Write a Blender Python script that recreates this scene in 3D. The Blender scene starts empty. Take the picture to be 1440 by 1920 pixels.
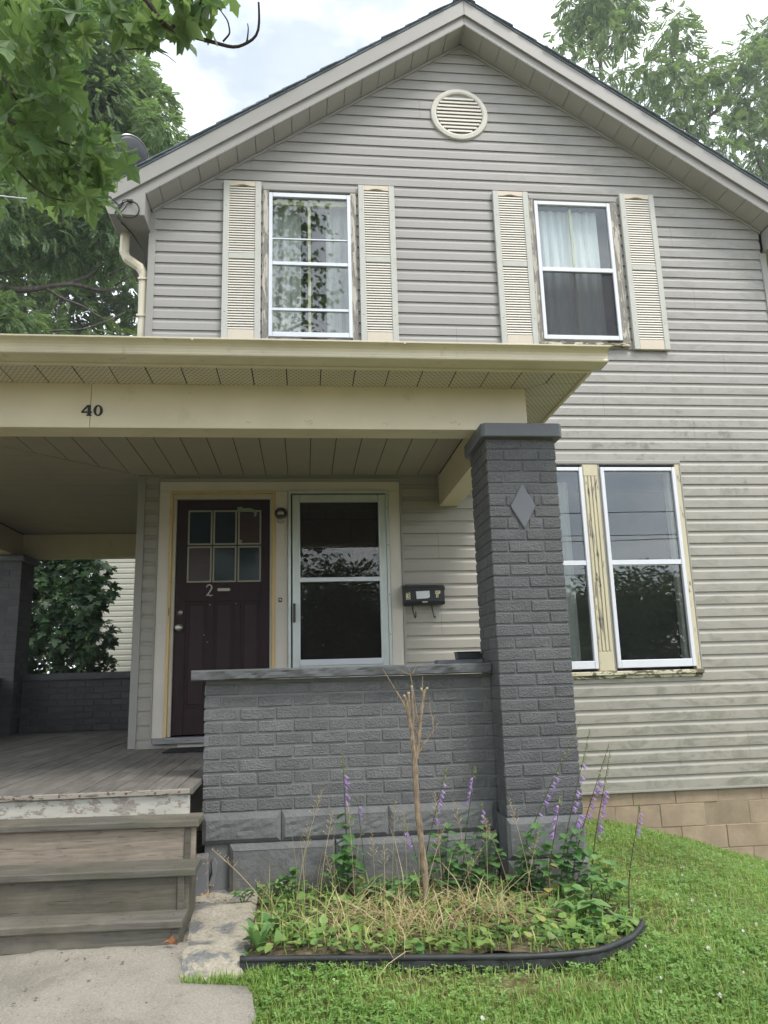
import bpy, bmesh, math, random
import numpy as np
from mathutils import Vector, Matrix

S = bpy.context.scene
C = S.collection
rnd = random.Random(7)
rng = np.random.default_rng(7)
PI = math.pi

# ------------------------------------------------------------------ camera
FPX, YAW, PITCH, ROLL = 1420.86, 0.108882, 0.211034, -0.028044
CAM = np.array([1.116899, -6.782822, 1.253362])
_f = np.array([math.sin(YAW)*math.cos(PITCH), math.cos(YAW)*math.cos(PITCH), math.sin(PITCH)])
_r0 = np.array([math.cos(YAW), -math.sin(YAW), 0.0])
_u0 = np.cross(_r0, _f)
_r = _r0*math.cos(ROLL) + _u0*math.sin(ROLL)
_u = -_r0*math.sin(ROLL) + _u0*math.cos(ROLL)
cam = bpy.data.cameras.new('camera')
cam.sensor_fit = 'VERTICAL'
cam.sensor_height = 36.0
cam.sensor_width = 27.0
cam.lens = FPX/1920*36
cam.clip_end = 1500
cam.clip_start = 0.05
camo = bpy.data.objects.new('camera', cam)
C.objects.link(camo)
camo.matrix_world = Matrix(((_r[0], _u[0], -_f[0], CAM[0]), (_r[1], _u[1], -_f[1], CAM[1]), (_r[2], _u[2], -_f[2], CAM[2]), (0, 0, 0, 1)))
S.camera = camo

# ------------------------------------------------------------------ sky, sun, exposure
SUN_EL, SUN_AZ = math.radians(52), math.radians(200)      # the sun stands behind thin cloud, front right of the house
w = bpy.data.worlds.new('World')
S.world = w
w.use_nodes = True
nt = w.node_tree
nt.nodes.clear()
N = nt.nodes.new
out = N('ShaderNodeOutputWorld'); bg = N('ShaderNodeBackground')
sky = N('ShaderNodeTexSky'); sky.sky_type = 'NISHITA'; sky.sun_disc = False
sky.sun_elevation = SUN_EL
sky.sun_rotation = SUN_AZ
tc = N('ShaderNodeTexCoord')
mp = N('ShaderNodeMapping'); mp.inputs['Scale'].default_value = (1.0, 1.0, 2.2); mp.inputs['Location'].default_value = (10.96, 5.68, 2.64)
nz = N('ShaderNodeTexNoise'); nz.inputs['Scale'].default_value = 2.3; nz.inputs['Detail'].default_value = 6; nz.inputs['Roughness'].default_value = .55
rp = N('ShaderNodeValToRGB')
rp.color_ramp.elements[0].position = .36; rp.color_ramp.elements[0].color = (.24, .24, .24, 1)
rp.color_ramp.elements[1].position = .62; rp.color_ramp.elements[1].color = (1, 1, 1, 1)
nz2 = N('ShaderNodeTexNoise'); nz2.inputs['Scale'].default_value = 3.6; nz2.inputs['Detail'].default_value = 5
rp2 = N('ShaderNodeValToRGB')
rp2.color_ramp.elements[0].position = .38; rp2.color_ramp.elements[0].color = (8.2, 9.0, 10.0, 1)
rp2.color_ramp.elements[1].position = .6; rp2.color_ramp.elements[1].color = (14.6, 14.9, 15.2, 1)
mx = N('ShaderNodeMix'); mx.data_type = 'RGBA'
L = nt.links.new
L(tc.outputs['Generated'], mp.inputs[0]); L(mp.outputs[0], nz.inputs[0]); L(mp.outputs[0], nz2.inputs[0])
L(nz.outputs[0], rp.inputs[0]); L(nz2.outputs[0], rp2.inputs[0])
L(rp.outputs[0], mx.inputs[0]); L(sky.outputs[0], mx.inputs[6]); L(rp2.outputs[0], mx.inputs[7])
L(mx.outputs[2], bg.inputs[0]); bg.inputs[1].default_value = 0.10
L(bg.outputs[0], out.inputs[0])

sun = bpy.data.lights.new('sun', 'SUN'); sun.energy = 1.5; sun.angle = math.radians(16); sun.color = (1, .96, .9)
suno = bpy.data.objects.new('sun', sun); C.objects.link(suno)
_sd = Vector((math.sin(SUN_AZ)*math.cos(SUN_EL), math.cos(SUN_AZ)*math.cos(SUN_EL), math.sin(SUN_EL)))
# front-right of the facade
_sd = Vector((0.36, -0.40, 0.85)).normalized()
sky.sun_elevation = math.asin(_sd.z); sky.sun_rotation = math.atan2(_sd.x, _sd.y)
suno.rotation_euler = _sd.to_track_quat('Z', 'Y').to_euler()
suno.location = (6, -12, 20)

S.view_settings.view_transform = 'Standard'
S.view_settings.look = 'None'
S.view_settings.exposure = 1.03
S.view_settings.gamma = 1
S.view_settings.use_curve_mapping = False
S.cycles.max_bounces = 7
S.cycles.diffuse_bounces = 4
S.cycles.glossy_bounces = 4
S.cycles.transparent_max_bounces = 24
S.cycles.transmission_bounces = 4
S.cycles.caustics_reflective = False
S.cycles.caustics_refractive = False
S.cycles.sample_clamp_indirect = 8


def at(px, py, y=None, z=None):
    """The point of the place seen at a pixel of the photograph, on a plane of known depth or height."""
    d = _f + _r*(px-720)/FPX - _u*(py-960)/FPX
    t = (y-CAM[1])/d[1] if y is not None else (z-CAM[2])/d[2]
    return CAM + d*t


def far(px, py, dist):
    d = _f + _r*(px-720)/FPX - _u*(py-960)/FPX
    return CAM + d/np.linalg.norm(d)*dist


# ------------------------------------------------------------------ object helpers
class MB:
    def __init__(s):
        s.v = []; s.f = []

    def add(s, vs, fs):
        n = len(s.v)
        s.v += [tuple(map(float, p)) for p in vs]
        s.f += [tuple(i+n for i in f) for f in fs]
        return s

    def box(s, x0, x1, y0, y1, z0, z1):
        return s.add([(x0, y0, z0), (x1, y0, z0), (x1, y1, z0), (x0, y1, z0), (x0, y0, z1), (x1, y0, z1), (x1, y1, z1), (x0, y1, z1)],
                     [(0, 3, 2, 1), (4, 5, 6, 7), (0, 1, 5, 4), (1, 2, 6, 5), (2, 3, 7, 6), (3, 0, 4, 7)])

    def frame(s, x0, x1, z0, z1, t, y0, y1, tt=None, tb=None):
        """four mitre-free bars round a rectangle in an x-z plane"""
        tt = t if tt is None else tt; tb = t if tb is None else tb
        s.box(x0, x0+t, y0, y1, z0, z1); s.box(x1-t, x1, y0, y1, z0, z1)
        s.box(x0+t, x1-t, y0+.0015, y1, z1-tt, z1); s.box(x0+t, x1-t, y0+.0015, y1, z0, z0+tb)
        return s

    def prism(s, poly, a0, a1, axis='y'):
        """extrude a polygon: axis y -> poly in (x,z); x -> (y,z); z -> (x,y)"""
        def P(p, a):
            return (p[0], a, p[1]) if axis == 'y' else (a, p[0], p[1]) if axis == 'x' else (p[0], p[1], a)
        n = len(poly)
        vs = [P(p, a0) for p in poly]+[P(p, a1) for p in poly]
        fs = [tuple(range(n)), tuple(range(2*n-1, n-1, -1))]+[(i, i+n, (i+1) % n+n, (i+1) % n) for i in range(n)]
        return s.add(vs, fs)

    def tube(s, path, rad, n=6, cap=True):
        path = [Vector(p) for p in path]
        if not hasattr(rad, '__len__'): rad = [rad]*len(path)
        rings = []
        up = Vector((0.31, 0.2, 0.93)).normalized()
        for i, p in enumerate(path):
            t = (path[min(i+1, len(path)-1)]-path[max(i-1, 0)]).normalized()
            a = t.cross(up)
            if a.length < 1e-3: a = t.cross(Vector((1, 0, 0)))
            a.normalize(); b = t.cross(a)
            rings.append([p+(a*math.cos(2*PI*k/n)+b*math.sin(2*PI*k/n))*rad[i] for k in range(n)])
        vs = [q for r in rings for q in r]
        fs = [(i*n+k, i*n+(k+1) % n, (i+1)*n+(k+1) % n, (i+1)*n+k) for i in range(len(path)-1) for k in range(n)]
        if cap: fs += [tuple(range(n-1, -1, -1)), tuple((len(path)-1)*n+k for k in range(n))]
        return s.add(vs, fs)

    def lathe(s, prof, c, axis='y', n=20):
        """prof: (radius, offset along axis)"""
        vs = []
        for r, h in prof:
            for k in range(n):
                a = 2*PI*k/n; u, v = r*math.cos(a), r*math.sin(a)
                vs.append((c[0]+u, c[1]+h, c[2]+v) if axis == 'y' else (c[0]+u, c[1]+v, c[2]+h) if axis == 'z' else (c[0]+h, c[1]+u, c[2]+v))
        m = len(prof)
        fs = [(i*n+k, i*n+(k+1) % n, (i+1)*n+(k+1) % n, (i+1)*n+k) for i in range(m-1) for k in range(n)]
        fs += [tuple(range(n)), tuple((m-1)*n+k for k in range(n-1, -1, -1))]
        return s.add(vs, fs)

    def stroke(s, pts, wid, y0, y1, closed=False):
        """a flat pen stroke in the x-z plane with thickness y0..y1; wid may vary per point"""
        n = len(pts)
        if not hasattr(wid, '__len__'): wid = [wid]*n
        Lp, Rp = [], []
        for i, p in enumerate(pts):
            a = pts[(i-1) % n] if (closed or i) else p
            b = pts[(i+1) % n] if (closed or i < n-1) else p
            tx, tz = b[0]-a[0], b[1]-a[1]; l = math.hypot(tx, tz) or 1
            nx, nz_ = -tz/l*wid[i]/2, tx/l*wid[i]/2
            Lp.append((p[0]+nx, p[1]+nz_)); Rp.append((p[0]-nx, p[1]-nz_))
        for i in range(n if closed else n-1):
            j = (i+1) % n
            s.prism([Lp[i], Lp[j], Rp[j], Rp[i]], y0, y1)
        return s

    def mesh(s, name):
        me = bpy.data.meshes.new(name)
        me.from_pydata(s.v, [], s.f)
        return me

    def build(s, name, mat, parent=None, bevel=0, seg=1, smooth=False, fixn=True):
        me = s.mesh(name)
        if fixn:
            bm = bmesh.new(); bm.from_mesh(me)
            bmesh.ops.recalc_face_normals(bm, faces=bm.faces)
            bm.to_mesh(me); bm.free()
        return put(name, me, mat, parent, bevel, seg, smooth)


def put(name, me, mat, parent=None, bevel=0, seg=1, smooth=False):
    if mat is not None and not me.materials: me.materials.append(mat)
    o = bpy.data.objects.new(name, me)
    C.objects.link(o)
    if parent is not None: o.parent = parent
    if smooth:
        me.polygons.foreach_set('use_smooth', [True]*len(me.polygons))
    if bevel:
        m = o.modifiers.new('edge', 'BEVEL'); m.width = bevel; m.segments = seg; m.limit_method = 'ANGLE'; m.angle_limit = math.radians(40)
    return o


def tag(o, label=None, cat=None, group=None, kind=None):
    if label: o['label'] = label
    if cat: o['category'] = cat
    if group: o['group'] = group
    if kind: o['kind'] = kind
    return o


def thing(name, label, cat, group=None, loc=(0, 0, 0)):
    o = bpy.data.objects.new(name, None)
    o.empty_display_size = .1
    o.location = loc
    C.objects.link(o)
    return tag(o, label, cat, group)


def sub(name, parent):
    o = bpy.data.objects.new(name, None); o.empty_display_size = .05
    C.objects.link(o); o.parent = parent
    return o


def npmesh(name, V, F, mat_idx=None):
    """V (n,3); F (m,k) same-size faces, or a list of such arrays"""
    if not isinstance(F, list): F = [F]
    me = bpy.data.meshes.new(name)
    V = np.asarray(V, np.float32)
    me.vertices.add(len(V)); me.vertices.foreach_set('co', V.ravel())
    lv = np.concatenate([f.ravel() for f in F]).astype(np.int32)
    tot = np.concatenate([np.full(len(f), f.shape[1]) for f in F]).astype(np.int32)
    me.loops.add(len(lv)); me.loops.foreach_set('vertex_index', lv)
    me.polygons.add(len(tot))
    st = np.concatenate([[0], np.cumsum(tot)[:-1]]).astype(np.int32)
    me.polygons.foreach_set('loop_start', st); me.polygons.foreach_set('loop_total', tot)
    me.update(calc_edges=True)
    me.validate()
    return me


def scatter(tv, tf, R, P, sc=None):
    """copies of a template: R (n,3,3), P (n,3), sc (n,)"""
    tv = np.asarray(tv, float); n = len(P); k = len(tv)
    V = np.einsum('nij,kj->nki', R, tv)
    if sc is not None: V *= np.asarray(sc)[:, None, None]
    V += np.asarray(P)[:, None, :]
    F = (np.asarray(tf)[None]+(np.arange(n)*k)[:, None, None]).reshape(-1, np.asarray(tf).shape[1])
    return V.reshape(-1, 3), F


def join(parts):
    Vs, Fs, o = [], [], 0
    for V, F in parts:
        Vs.append(V); Fs.append(F+o); o += len(V)
    return np.concatenate(Vs), np.concatenate(Fs)


def rot_zx(yaw, tilt, spin=None):
    """rotation stack: spin about local z, then tilt about x, then yaw about z"""
    cy, sy, ct, st = np.cos(yaw), np.sin(yaw), np.cos(tilt), np.sin(tilt)
    n = len(yaw); Z = np.zeros(n); O = np.ones(n)
    A = np.stack([np.stack([cy, -sy, Z], -1), np.stack([sy, cy, Z], -1), np.stack([Z, Z, O], -1)], 1)
    B = np.stack([np.stack([O, Z, Z], -1), np.stack([Z, ct, -st], -1), np.stack([Z, st, ct], -1)], 1)
    R = A@B
    if spin is not None:
        cs, ss = np.cos(spin), np.sin(spin)
        R = R@np.stack([np.stack([cs, -ss, Z], -1), np.stack([ss, cs, Z], -1), np.stack([Z, Z, O], -1)], 1)
    return R


# ------------------------------------------------------------------ materials
class G:
    """small node-graph helper"""
    def __init__(s, name):
        s.m = bpy.data.materials.new(name); s.m.use_nodes = True
        s.t = s.m.node_tree; s.t.nodes.clear()
        s.out = s.t.nodes.new('ShaderNodeOutputMaterial')

    def n(s, typ, ins=None, **kw):
        nd = s.t.nodes.new(typ)
        for k, v in kw.items(): setattr(nd, k, v)
        for k, v in (ins or {}).items(): s.set(nd.inputs[k], v)
        return nd

    def set(s, inp, v):
        if isinstance(v, bpy.types.NodeSocket): s.t.links.new(v, inp)
        elif isinstance(v, (tuple, list)) and len(v) == 3 and inp.type == 'RGBA': inp.default_value = (*v, 1)
        else: inp.default_value = v

    def coords(s, scale=(1, 1, 1), objrand=False, kind='Object'):
        c = s.n('ShaderNodeTexCoord').outputs[kind]
        if objrand:
            r = s.n('ShaderNodeObjectInfo').outputs['Random']
            v = s.n('ShaderNodeCombineXYZ', {0: r, 1: s.math('MULTIPLY', r, 7.3), 2: s.math('MULTIPLY', r, 3.1)}).outputs[0]
            v = s.n('ShaderNodeVectorMath', {0: v, 1: (37, 37, 37)}, operation='MULTIPLY').outputs[0]
            c = s.n('ShaderNodeVectorMath', {0: c, 1: v}).outputs[0]
        return s.n('ShaderNodeMapping', {'Vector': c, 'Scale': scale}).outputs[0]

    def noise(s, vec, scale, detail=4, rough=.55, dist=0):
        return s.n('ShaderNodeTexNoise', {'Vector': vec, 'Scale': scale, 'Detail': detail, 'Roughness': rough, 'Distortion': dist}).outputs[0]

    def math(s, op, a, b=0.0, c=None):
        nd = s.n('ShaderNodeMath', operation=op); s.set(nd.inputs[0], a); s.set(nd.inputs[1], b)
        if c is not None: s.set(nd.inputs[2], c)
        return nd.outputs[0]

    def ramp(s, fac, stops, interp='LINEAR'):
        nd = s.n('ShaderNodeValToRGB', {0: fac}); cr = nd.color_ramp; cr.interpolation = interp
        while len(cr.elements) < len(stops): cr.elements.new(.5)
        for e, (p, c) in zip(cr.elements, stops):
            e.position = p; e.color = (*c, 1) if hasattr(c, '__len__') else (c, c, c, 1)
        return nd.outputs[0]

    def step(s, fac, a, b):
        nd = s.n('ShaderNodeMapRange', {0: fac, 1: a, 2: b}, interpolation_type='SMOOTHSTEP'); return nd.outputs[0]

    def mix(s, fac, a, b, mode='MIX'):
        nd = s.n('ShaderNodeMix', data_type='RGBA', blend_type=mode)
        s.set(nd.inputs[0], fac); s.set(nd.inputs[6], a if not isinstance(a, tuple) else (*a, 1)); s.set(nd.inputs[7], b if not isinstance(b, tuple) else (*b, 1))
        return nd.outputs[2]

    def bump(s, h, strength=.3, dist=.01, normal=None):
        ins = {'Height': h, 'Strength': strength, 'Distance': dist}
        if normal is not None: ins['Normal'] = normal
        return s.n('ShaderNodeBump', ins).outputs[0]

    def pbr(s, col, rough=.6, spec=.3, metal=0.0, normal=None, **kw):
        ins = {'Base Color': col, 'Roughness': rough, 'Specular IOR Level': spec, 'Metallic': metal}
        if normal is not None: ins['Normal'] = normal
        ins.update(kw)
        b = s.n('ShaderNodeBsdfPrincipled', ins)
        return b.outputs[0]

    def done(s, sh):
        s.t.links.new(sh, s.out.inputs[0]); return s.m

    def sep(s, vec):
        return s.n('ShaderNodeSeparateXYZ', {0: vec}).outputs

    def grey(s, f, lo, hi):
        return s.n('ShaderNodeMapRange', {0: f, 1: .25, 2: .75, 3: lo, 4: hi}).outputs[0]


def plain(name, col, rough=.6, spec=.3, metal=0.0, var=.12, vs=6, bump=.15, bs=60, stretch=(1, 1, 1), objrand=True, dirt=0, dirtcol=(.12, .11, .08)):
    g = G(name)
    v = g.coords(stretch, objrand)
    f = g.noise(v, vs, 5)
    k = g.grey(f, 1-var, 1+var)
    c = g.mix(1.0, col, g.n('ShaderNodeCombineColor', {0: k, 1: k, 2: k}).outputs[0], 'MULTIPLY')
    if dirt:
        d = g.step(g.noise(v, vs*2.3, 6, .65), .58, .75)
        c = g.mix(g.math('MULTIPLY', d, dirt), c, dirtcol)
    nrm = g.bump(g.noise(v, bs, 4, .6), bump, .004) if bump else None
    return g.done(g.pbr(c, rough, spec, metal, nrm))


def brick_paint(name, col, blue=0):
    g = G(name)
    v = g.coords((1, 1, 1), True)
    f = g.noise(v, 9, 4)
    k = g.grey(f, .86, 1.16)
    r = g.n('ShaderNodeObjectInfo').outputs['Random']
    k = g.math('MULTIPLY', k, g.n('ShaderNodeMapRange', {0: r, 3: .88, 4: 1.12}).outputs[0])
    c = g.mix(1.0, col, g.n('ShaderNodeCombineColor', {0: k, 1: k, 2: k}).outputs[0], 'MULTIPLY')
    worn = g.step(g.noise(v, 26, 5, .75), .60, .70)
    c = g.mix(g.math('MULTIPLY', worn, .35), c, tuple(q*1.7 for q in col))
    sc = g.noise(g.n('ShaderNodeMapping', {'Vector': v, 'Scale': (1, 1, 2.6), 'Rotation': (0, .35, 0)}).outputs[0], 42, 6, .72, .15)
    pit = g.step(g.noise(v, 90, 3), .40, .52)
    h = g.math('ADD', g.math('MULTIPLY', sc, 1.0), g.math('MULTIPLY', pit, .4))
    return g.done(g.pbr(c, .6, .35, 0.0, g.bump(h, 1.0, .009)))


def siding_mat(name, col, grime=True):
    g = G(name)
    v = g.coords((1, 1, 1))
    x, y, z = g.sep(v)
    k = g.grey(g.noise(g.n('ShaderNodeMapping', {'Vector': v, 'Scale': (.6, 1, 5)}).outputs[0], 2.2, 4), .95, 1.05)
    c = g.mix(1.0, col, g.n('ShaderNodeCombineColor', {0: k, 1: k, 2: k}).outputs[0], 'MULTIPLY')
    # faint embossed grain and panel laps
    grain = g.noise(g.n('ShaderNodeMapping', {'Vector': v, 'Scale': (3, 1, 60)}).outputs[0], 14, 3)
    if grime:
        low = g.step(z, 3.4, .3)
        right = g.step(x, 2.4, 4.2)
        overlay = g.math('MULTIPLY', g.step(z, 5.4, 1.5), g.grey(g.noise(v, 1.7, 6, .7), .35, 1.0))
        c = g.mix(overlay, c, tuple(a*b for a, b in zip(col, (1.10, 1.07, .955))))  # lighter, warmer tint growing towards the bottom, broken up by noise
        c = g.mix(g.math('MULTIPLY', g.math('MULTIPLY', right, low), g.grey(g.noise(v, 2.3, 6, .7), .0, .6)), c, (.275, .258, .208))
        # algae film low on the weather side: ragged patches, thinning upwards
        n1 = g.noise(g.n('ShaderNodeMapping', {'Vector': v, 'Scale': (1.5, 1, 3.2)}).outputs[0], 2.6, 7, .68, .8)
        # dirt collects on the face of each course, in its own band
        fr = g.math('FRACT', g.math('DIVIDE', g.math('SUBTRACT', z, .197), .1157))
        band = g.math('MULTIPLY', g.step(fr, .75, .62), g.step(fr, -.1, .12))
        d = g.math('MULTIPLY', g.step(n1, .44, .66), g.math('MULTIPLY', band, right))
        c = g.mix(g.math('MULTIPLY', d, g.math('ADD', g.math('MULTIPLY', low, .30), .24)), c, (.13, .13, .092))
        # a few green smears
        m2 = g.step(g.noise(g.n('ShaderNodeMapping', {'Vector': v, 'Scale': (2.2, 1, .9)}).outputs[0], 1.9, 5, .6), .60, .74)
        m2 = g.math('MULTIPLY', g.math('MULTIPLY', m2, right), g.step(z, 1.9, .6))
        c = g.mix(g.math('MULTIPLY', m2, .5), c, (.10, .125, .055))
        # dark wet streaks and smudges between the storeys
        m3 = g.math('MULTIPLY', g.step(g.noise(g.n('ShaderNodeMapping', {'Vector': v, 'Scale': (1.8, 1, 1.6)}).outputs[0], 3.1, 6, .72), .50, .68), g.step(g.noise(v, 1.1, 3), .42, .6))
        mid = g.math('MULTIPLY', g.step(z, 1.8, 3.0), g.step(z, 4.6, 3.7))
        c = g.mix(g.math('MULTIPLY', g.math('MULTIPLY', m3, mid), g.math('MULTIPLY', g.math('MULTIPLY', right, band), .6)), c, (.10, .10, .08))
        # thin rusty runs
        m4 = g.step(g.noise(g.n('ShaderNodeMapping', {'Vector': v, 'Scale': (22, 1, .25)}).outputs[0], 2, 2), .70, .76)
        c = g.mix(g.math('MULTIPLY', g.math('MULTIPLY', m4, g.step(x, 4.5, 4.8)), g.math('MULTIPLY', low, .35)), c, (.22, .16, .08))
    return g.done(g.pbr(c, .5, .35, 0.0, g.bump(grain, .12, .002)))


def peel(name, paint, wood, amount=.5, scale=9, stretch=(1, 1, 1), rust=False):
    """old paint flaking off wood; the paint film is slightly raised"""
    g = G(name)
    v = g.coords(stretch)
    n1 = g.noise(v, scale, 8, .72, .4)
    m = g.step(n1, amount-.012, amount+.012)
    wv = g.noise(g.n('ShaderNodeMapping', {'Vector': v, 'Scale': (1, 1, 1)}).outputs[0], scale*5, 5)
    kw = g.grey(wv, .65, 1.3)
    wc = g.mix(1.0, wood, g.n('ShaderNodeCombineColor', {0: kw, 1: kw, 2: kw}).outputs[0], 'MULTIPLY')
    kp = g.grey(g.noise(v, scale*.7, 4), .9, 1.06)
    pc = g.mix(1.0, paint, g.n('ShaderNodeCombineColor', {0: kp, 1: kp, 2: kp}).outputs[0], 'MULTIPLY')
    c = g.mix(m, pc, wc)
    if rust:
        r = g.step(g.noise(g.n('ShaderNodeMapping', {'Vector': v, 'Scale': (3.2, 1, .6)}).outputs[0], 5, 4, .6), .62, .74)
        c = g.mix(g.math('MULTIPLY', r, .8), c, (.20, .08, .03))
    return g.done(g.pbr(c, .65, .3, 0.0, g.bump(g.math('SUBTRACT', g.math('MULTIPLY', wv, .3), m), .5, .003)))


def wood_mat(name, col, axis='y', moss=0.0, light=(.36, .31, .24), wear=.3, scale=1.0):
    g = G(name)
    v0 = g.coords((1, 1, 1), True)
    st = {'y': (14, .8, 14), 'x': (.8, 14, 14), 'z': (14, 14, .8)}[axis]
    v = g.n('ShaderNodeMapping', {'Vector': v0, 'Scale': st}).outputs[0]
    grain = g.noise(v, 5*scale, 6, .65, .3)
    big = g.noise(v0, 2.4, 5, .6)
    k = g.grey(grain, .62, 1.32)
    r = g.n('ShaderNodeObjectInfo').outputs['Random']
    k = g.math('MULTIPLY', k, g.n('ShaderNodeMapRange', {0: r, 3: .86, 4: 1.14}).outputs[0])
    c = g.mix(1.0, col, g.n('ShaderNodeCombineColor', {0: k, 1: k, 2: k}).outputs[0], 'MULTIPLY')
    c = g.mix(g.math('MULTIPLY', g.step(big, .45, .68), wear), c, light)
    c = g.mix(g.math('MULTIPLY', g.step(g.noise(v0, 5, 6, .7), .55, .72), .45), c, tuple(q*.45 for q in col))
    if moss:
        m = g.step(g.noise(v0, 3.3, 6, .7), .45, .66)
        c = g.mix(g.math('MULTIPLY', m, moss), c, (.085, .088, .048))
    crack = g.step(g.noise(v, 9*scale, 3, .5), .36, .30)
    c = g.mix(g.math('MULTIPLY', crack, .6), c, (.03, .025, .02))
    h = g.math('SUBTRACT', grain, g.math('MULTIPLY', crack, .8))
    return g.done(g.pbr(c, .72, .25, 0.0, g.bump(h, .5, .004)))


def perforated(name, col, pitch=.026, r=.17, on=True):
    """vented metal soffit: rows of small punched holes"""
    g = G(name)
    v = g.coords((1, 1, 1))
    k = g.grey(g.noise(v, 3, 4), .93, 1.06)
    c = g.mix(1.0, col, g.n('ShaderNodeCombineColor', {0: k, 1: k, 2: k}).outputs[0], 'MULTIPLY')
    hole = None
    if on:
        x, y, z = g.sep(v)
        yy = g.math('DIVIDE', y, pitch*.8)
        xx = g.math('ADD', g.math('DIVIDE', x, pitch), g.math('MULTIPLY', g.math('FLOOR', yy), .5))
        a = g.math('SUBTRACT', g.math('FRACT', xx), .5); b = g.math('SUBTRACT', g.math('FRACT', yy), .5)
        dd = g.math('SQRT', g.math('ADD', g.math('MULTIPLY', a, a), g.math('MULTIPLY', b, b)))
        hole = g.step(dd, r+.05, r-.03)
        c = g.mix(hole, c, (.02, .02, .015))
    return g.done(g.pbr(c, .5, .35))


def glass_mat(name, f0=.055, tint=(.92, .95, .94), wav=.012, rough=0.0):
    g = G(name)
    v = g.coords((1, 1, 1))
    nb = g.bump(g.noise(v, 2.2, 2, .4), wav, .02)
    fc = g.n('ShaderNodeLayerWeight', {'Blend': .5, 'Normal': nb}).outputs['Facing']
    fr = g.math('ADD', f0, g.math('MULTIPLY', g.math('POWER', fc, 5), 1-f0))
    t = g.n('ShaderNodeBsdfTransparent', {0: tint}).outputs[0]
    gl = g.n('ShaderNodeBsdfGlossy', {'Color': (1, 1, 1), 'Roughness': rough, 'Normal': nb}).outputs[0]
    return g.done(g.n('ShaderNodeMixShader', {0: fr, 1: t, 2: gl}).outputs[0])


def screen_mat(name):
    """insect mesh: half see-through dark weave"""
    g = G(name)
    t = g.n('ShaderNodeBsdfTransparent', {0: (1, 1, 1)}).outputs[0]
    d = g.n('ShaderNodeBsdfDiffuse', {0: (.07, .07, .075)}).outputs[0]
    return g.done(g.n('ShaderNodeMixShader', {0: .45, 1: t, 2: d}).outputs[0])


def leaf_mat(name, a, b, c=None, trans=.35, rough=.45, patch=0.0):
    """leaves: colour differs leaf by leaf; light passes through"""
    g = G(name)
    r = g.n('ShaderNodeNewGeometry').outputs['Random Per Island']
    o = g.n('ShaderNodeObjectInfo').outputs['Random']
    r = g.math('FRACT', g.math('ADD', r, g.math('MULTIPLY', o, 3.7)))
    stops = [(0, a), (1, b)] if c is None else [(0, a), (.72, b), (.9, b), (1, c)]
    col = g.ramp(r, stops)
    v = g.coords((1, 1, 1))
    k = g.grey(g.noise(v, .9, 3), .78, 1.22)
    col = g.mix(1.0, col, g.n('ShaderNodeCombineColor', {0: k, 1: k, 2: k}).outputs[0], 'MULTIPLY')
    if patch: col = g.mix(g.math('MULTIPLY', g.step(g.noise(v, 1.9, 5, .65), .50, .72), patch), col, (.36, .37, .12))
    p = g.pbr(col, rough, .35)
    tcol = g.mix(1.0, col, (1.15, 1.15, .72), 'MULTIPLY')
    t = g.n('ShaderNodeBsdfTranslucent', {0: tcol}).outputs[0]
    return g.done(g.n('ShaderNodeMixShader', {0: trans, 1: p, 2: t}).outputs[0])


def curtain_mat(name, col, op=.75):
    g = G(name)
    v = g.coords((1, 1, 1))
    k = g.grey(g.noise(g.n('ShaderNodeMapping', {'Vector': v, 'Scale': (14, 1, .6)}).outputs[0], 3, 3), .75, 1.1)
    c = g.mix(1.0, col, g.n('ShaderNodeCombineColor', {0: k, 1: k, 2: k}).outputs[0], 'MULTIPLY')
    d = g.pbr(c, .9, .1)
    t = g.n('ShaderNodeBsdfTransparent', {0: (1, 1, 1)}).outputs[0]
    return g.done(g.n('ShaderNodeMixShader', {0: op, 1: t, 2: d}).outputs[0])


def ground_mat():
    g = G('lawn_soil')
    v = g.coords((1, 1, 1))
    n1 = g.noise(v, 1.3, 6, .6); n2 = g.noise(v, 22, 5, .7)
    c = g.ramp(n2, [(.3, (.06, .06, .025)), (.5, (.14, .14, .055)), (.72, (.25, .21, .10))])
    c = g.mix(g.step(n1, .55, .75), c, (.13, .11, .05))
    return g.done(g.pbr(c, .9, .1, 0.0, g.bump(n2, .8, .02)))


def soil_mat():
    g = G('bed_soil')
    v = g.coords((1, 1, 1))
    n2 = g.noise(v, 30, 6, .75)
    c = g.ramp(n2, [(.3, (.05, .042, .028)), (.5, (.13, .105, .065)), (.75, (.26, .215, .13))])
    return g.done(g.pbr(c, .95, .1, 0.0, g.bump(n2, 1.0, .02)))


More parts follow.
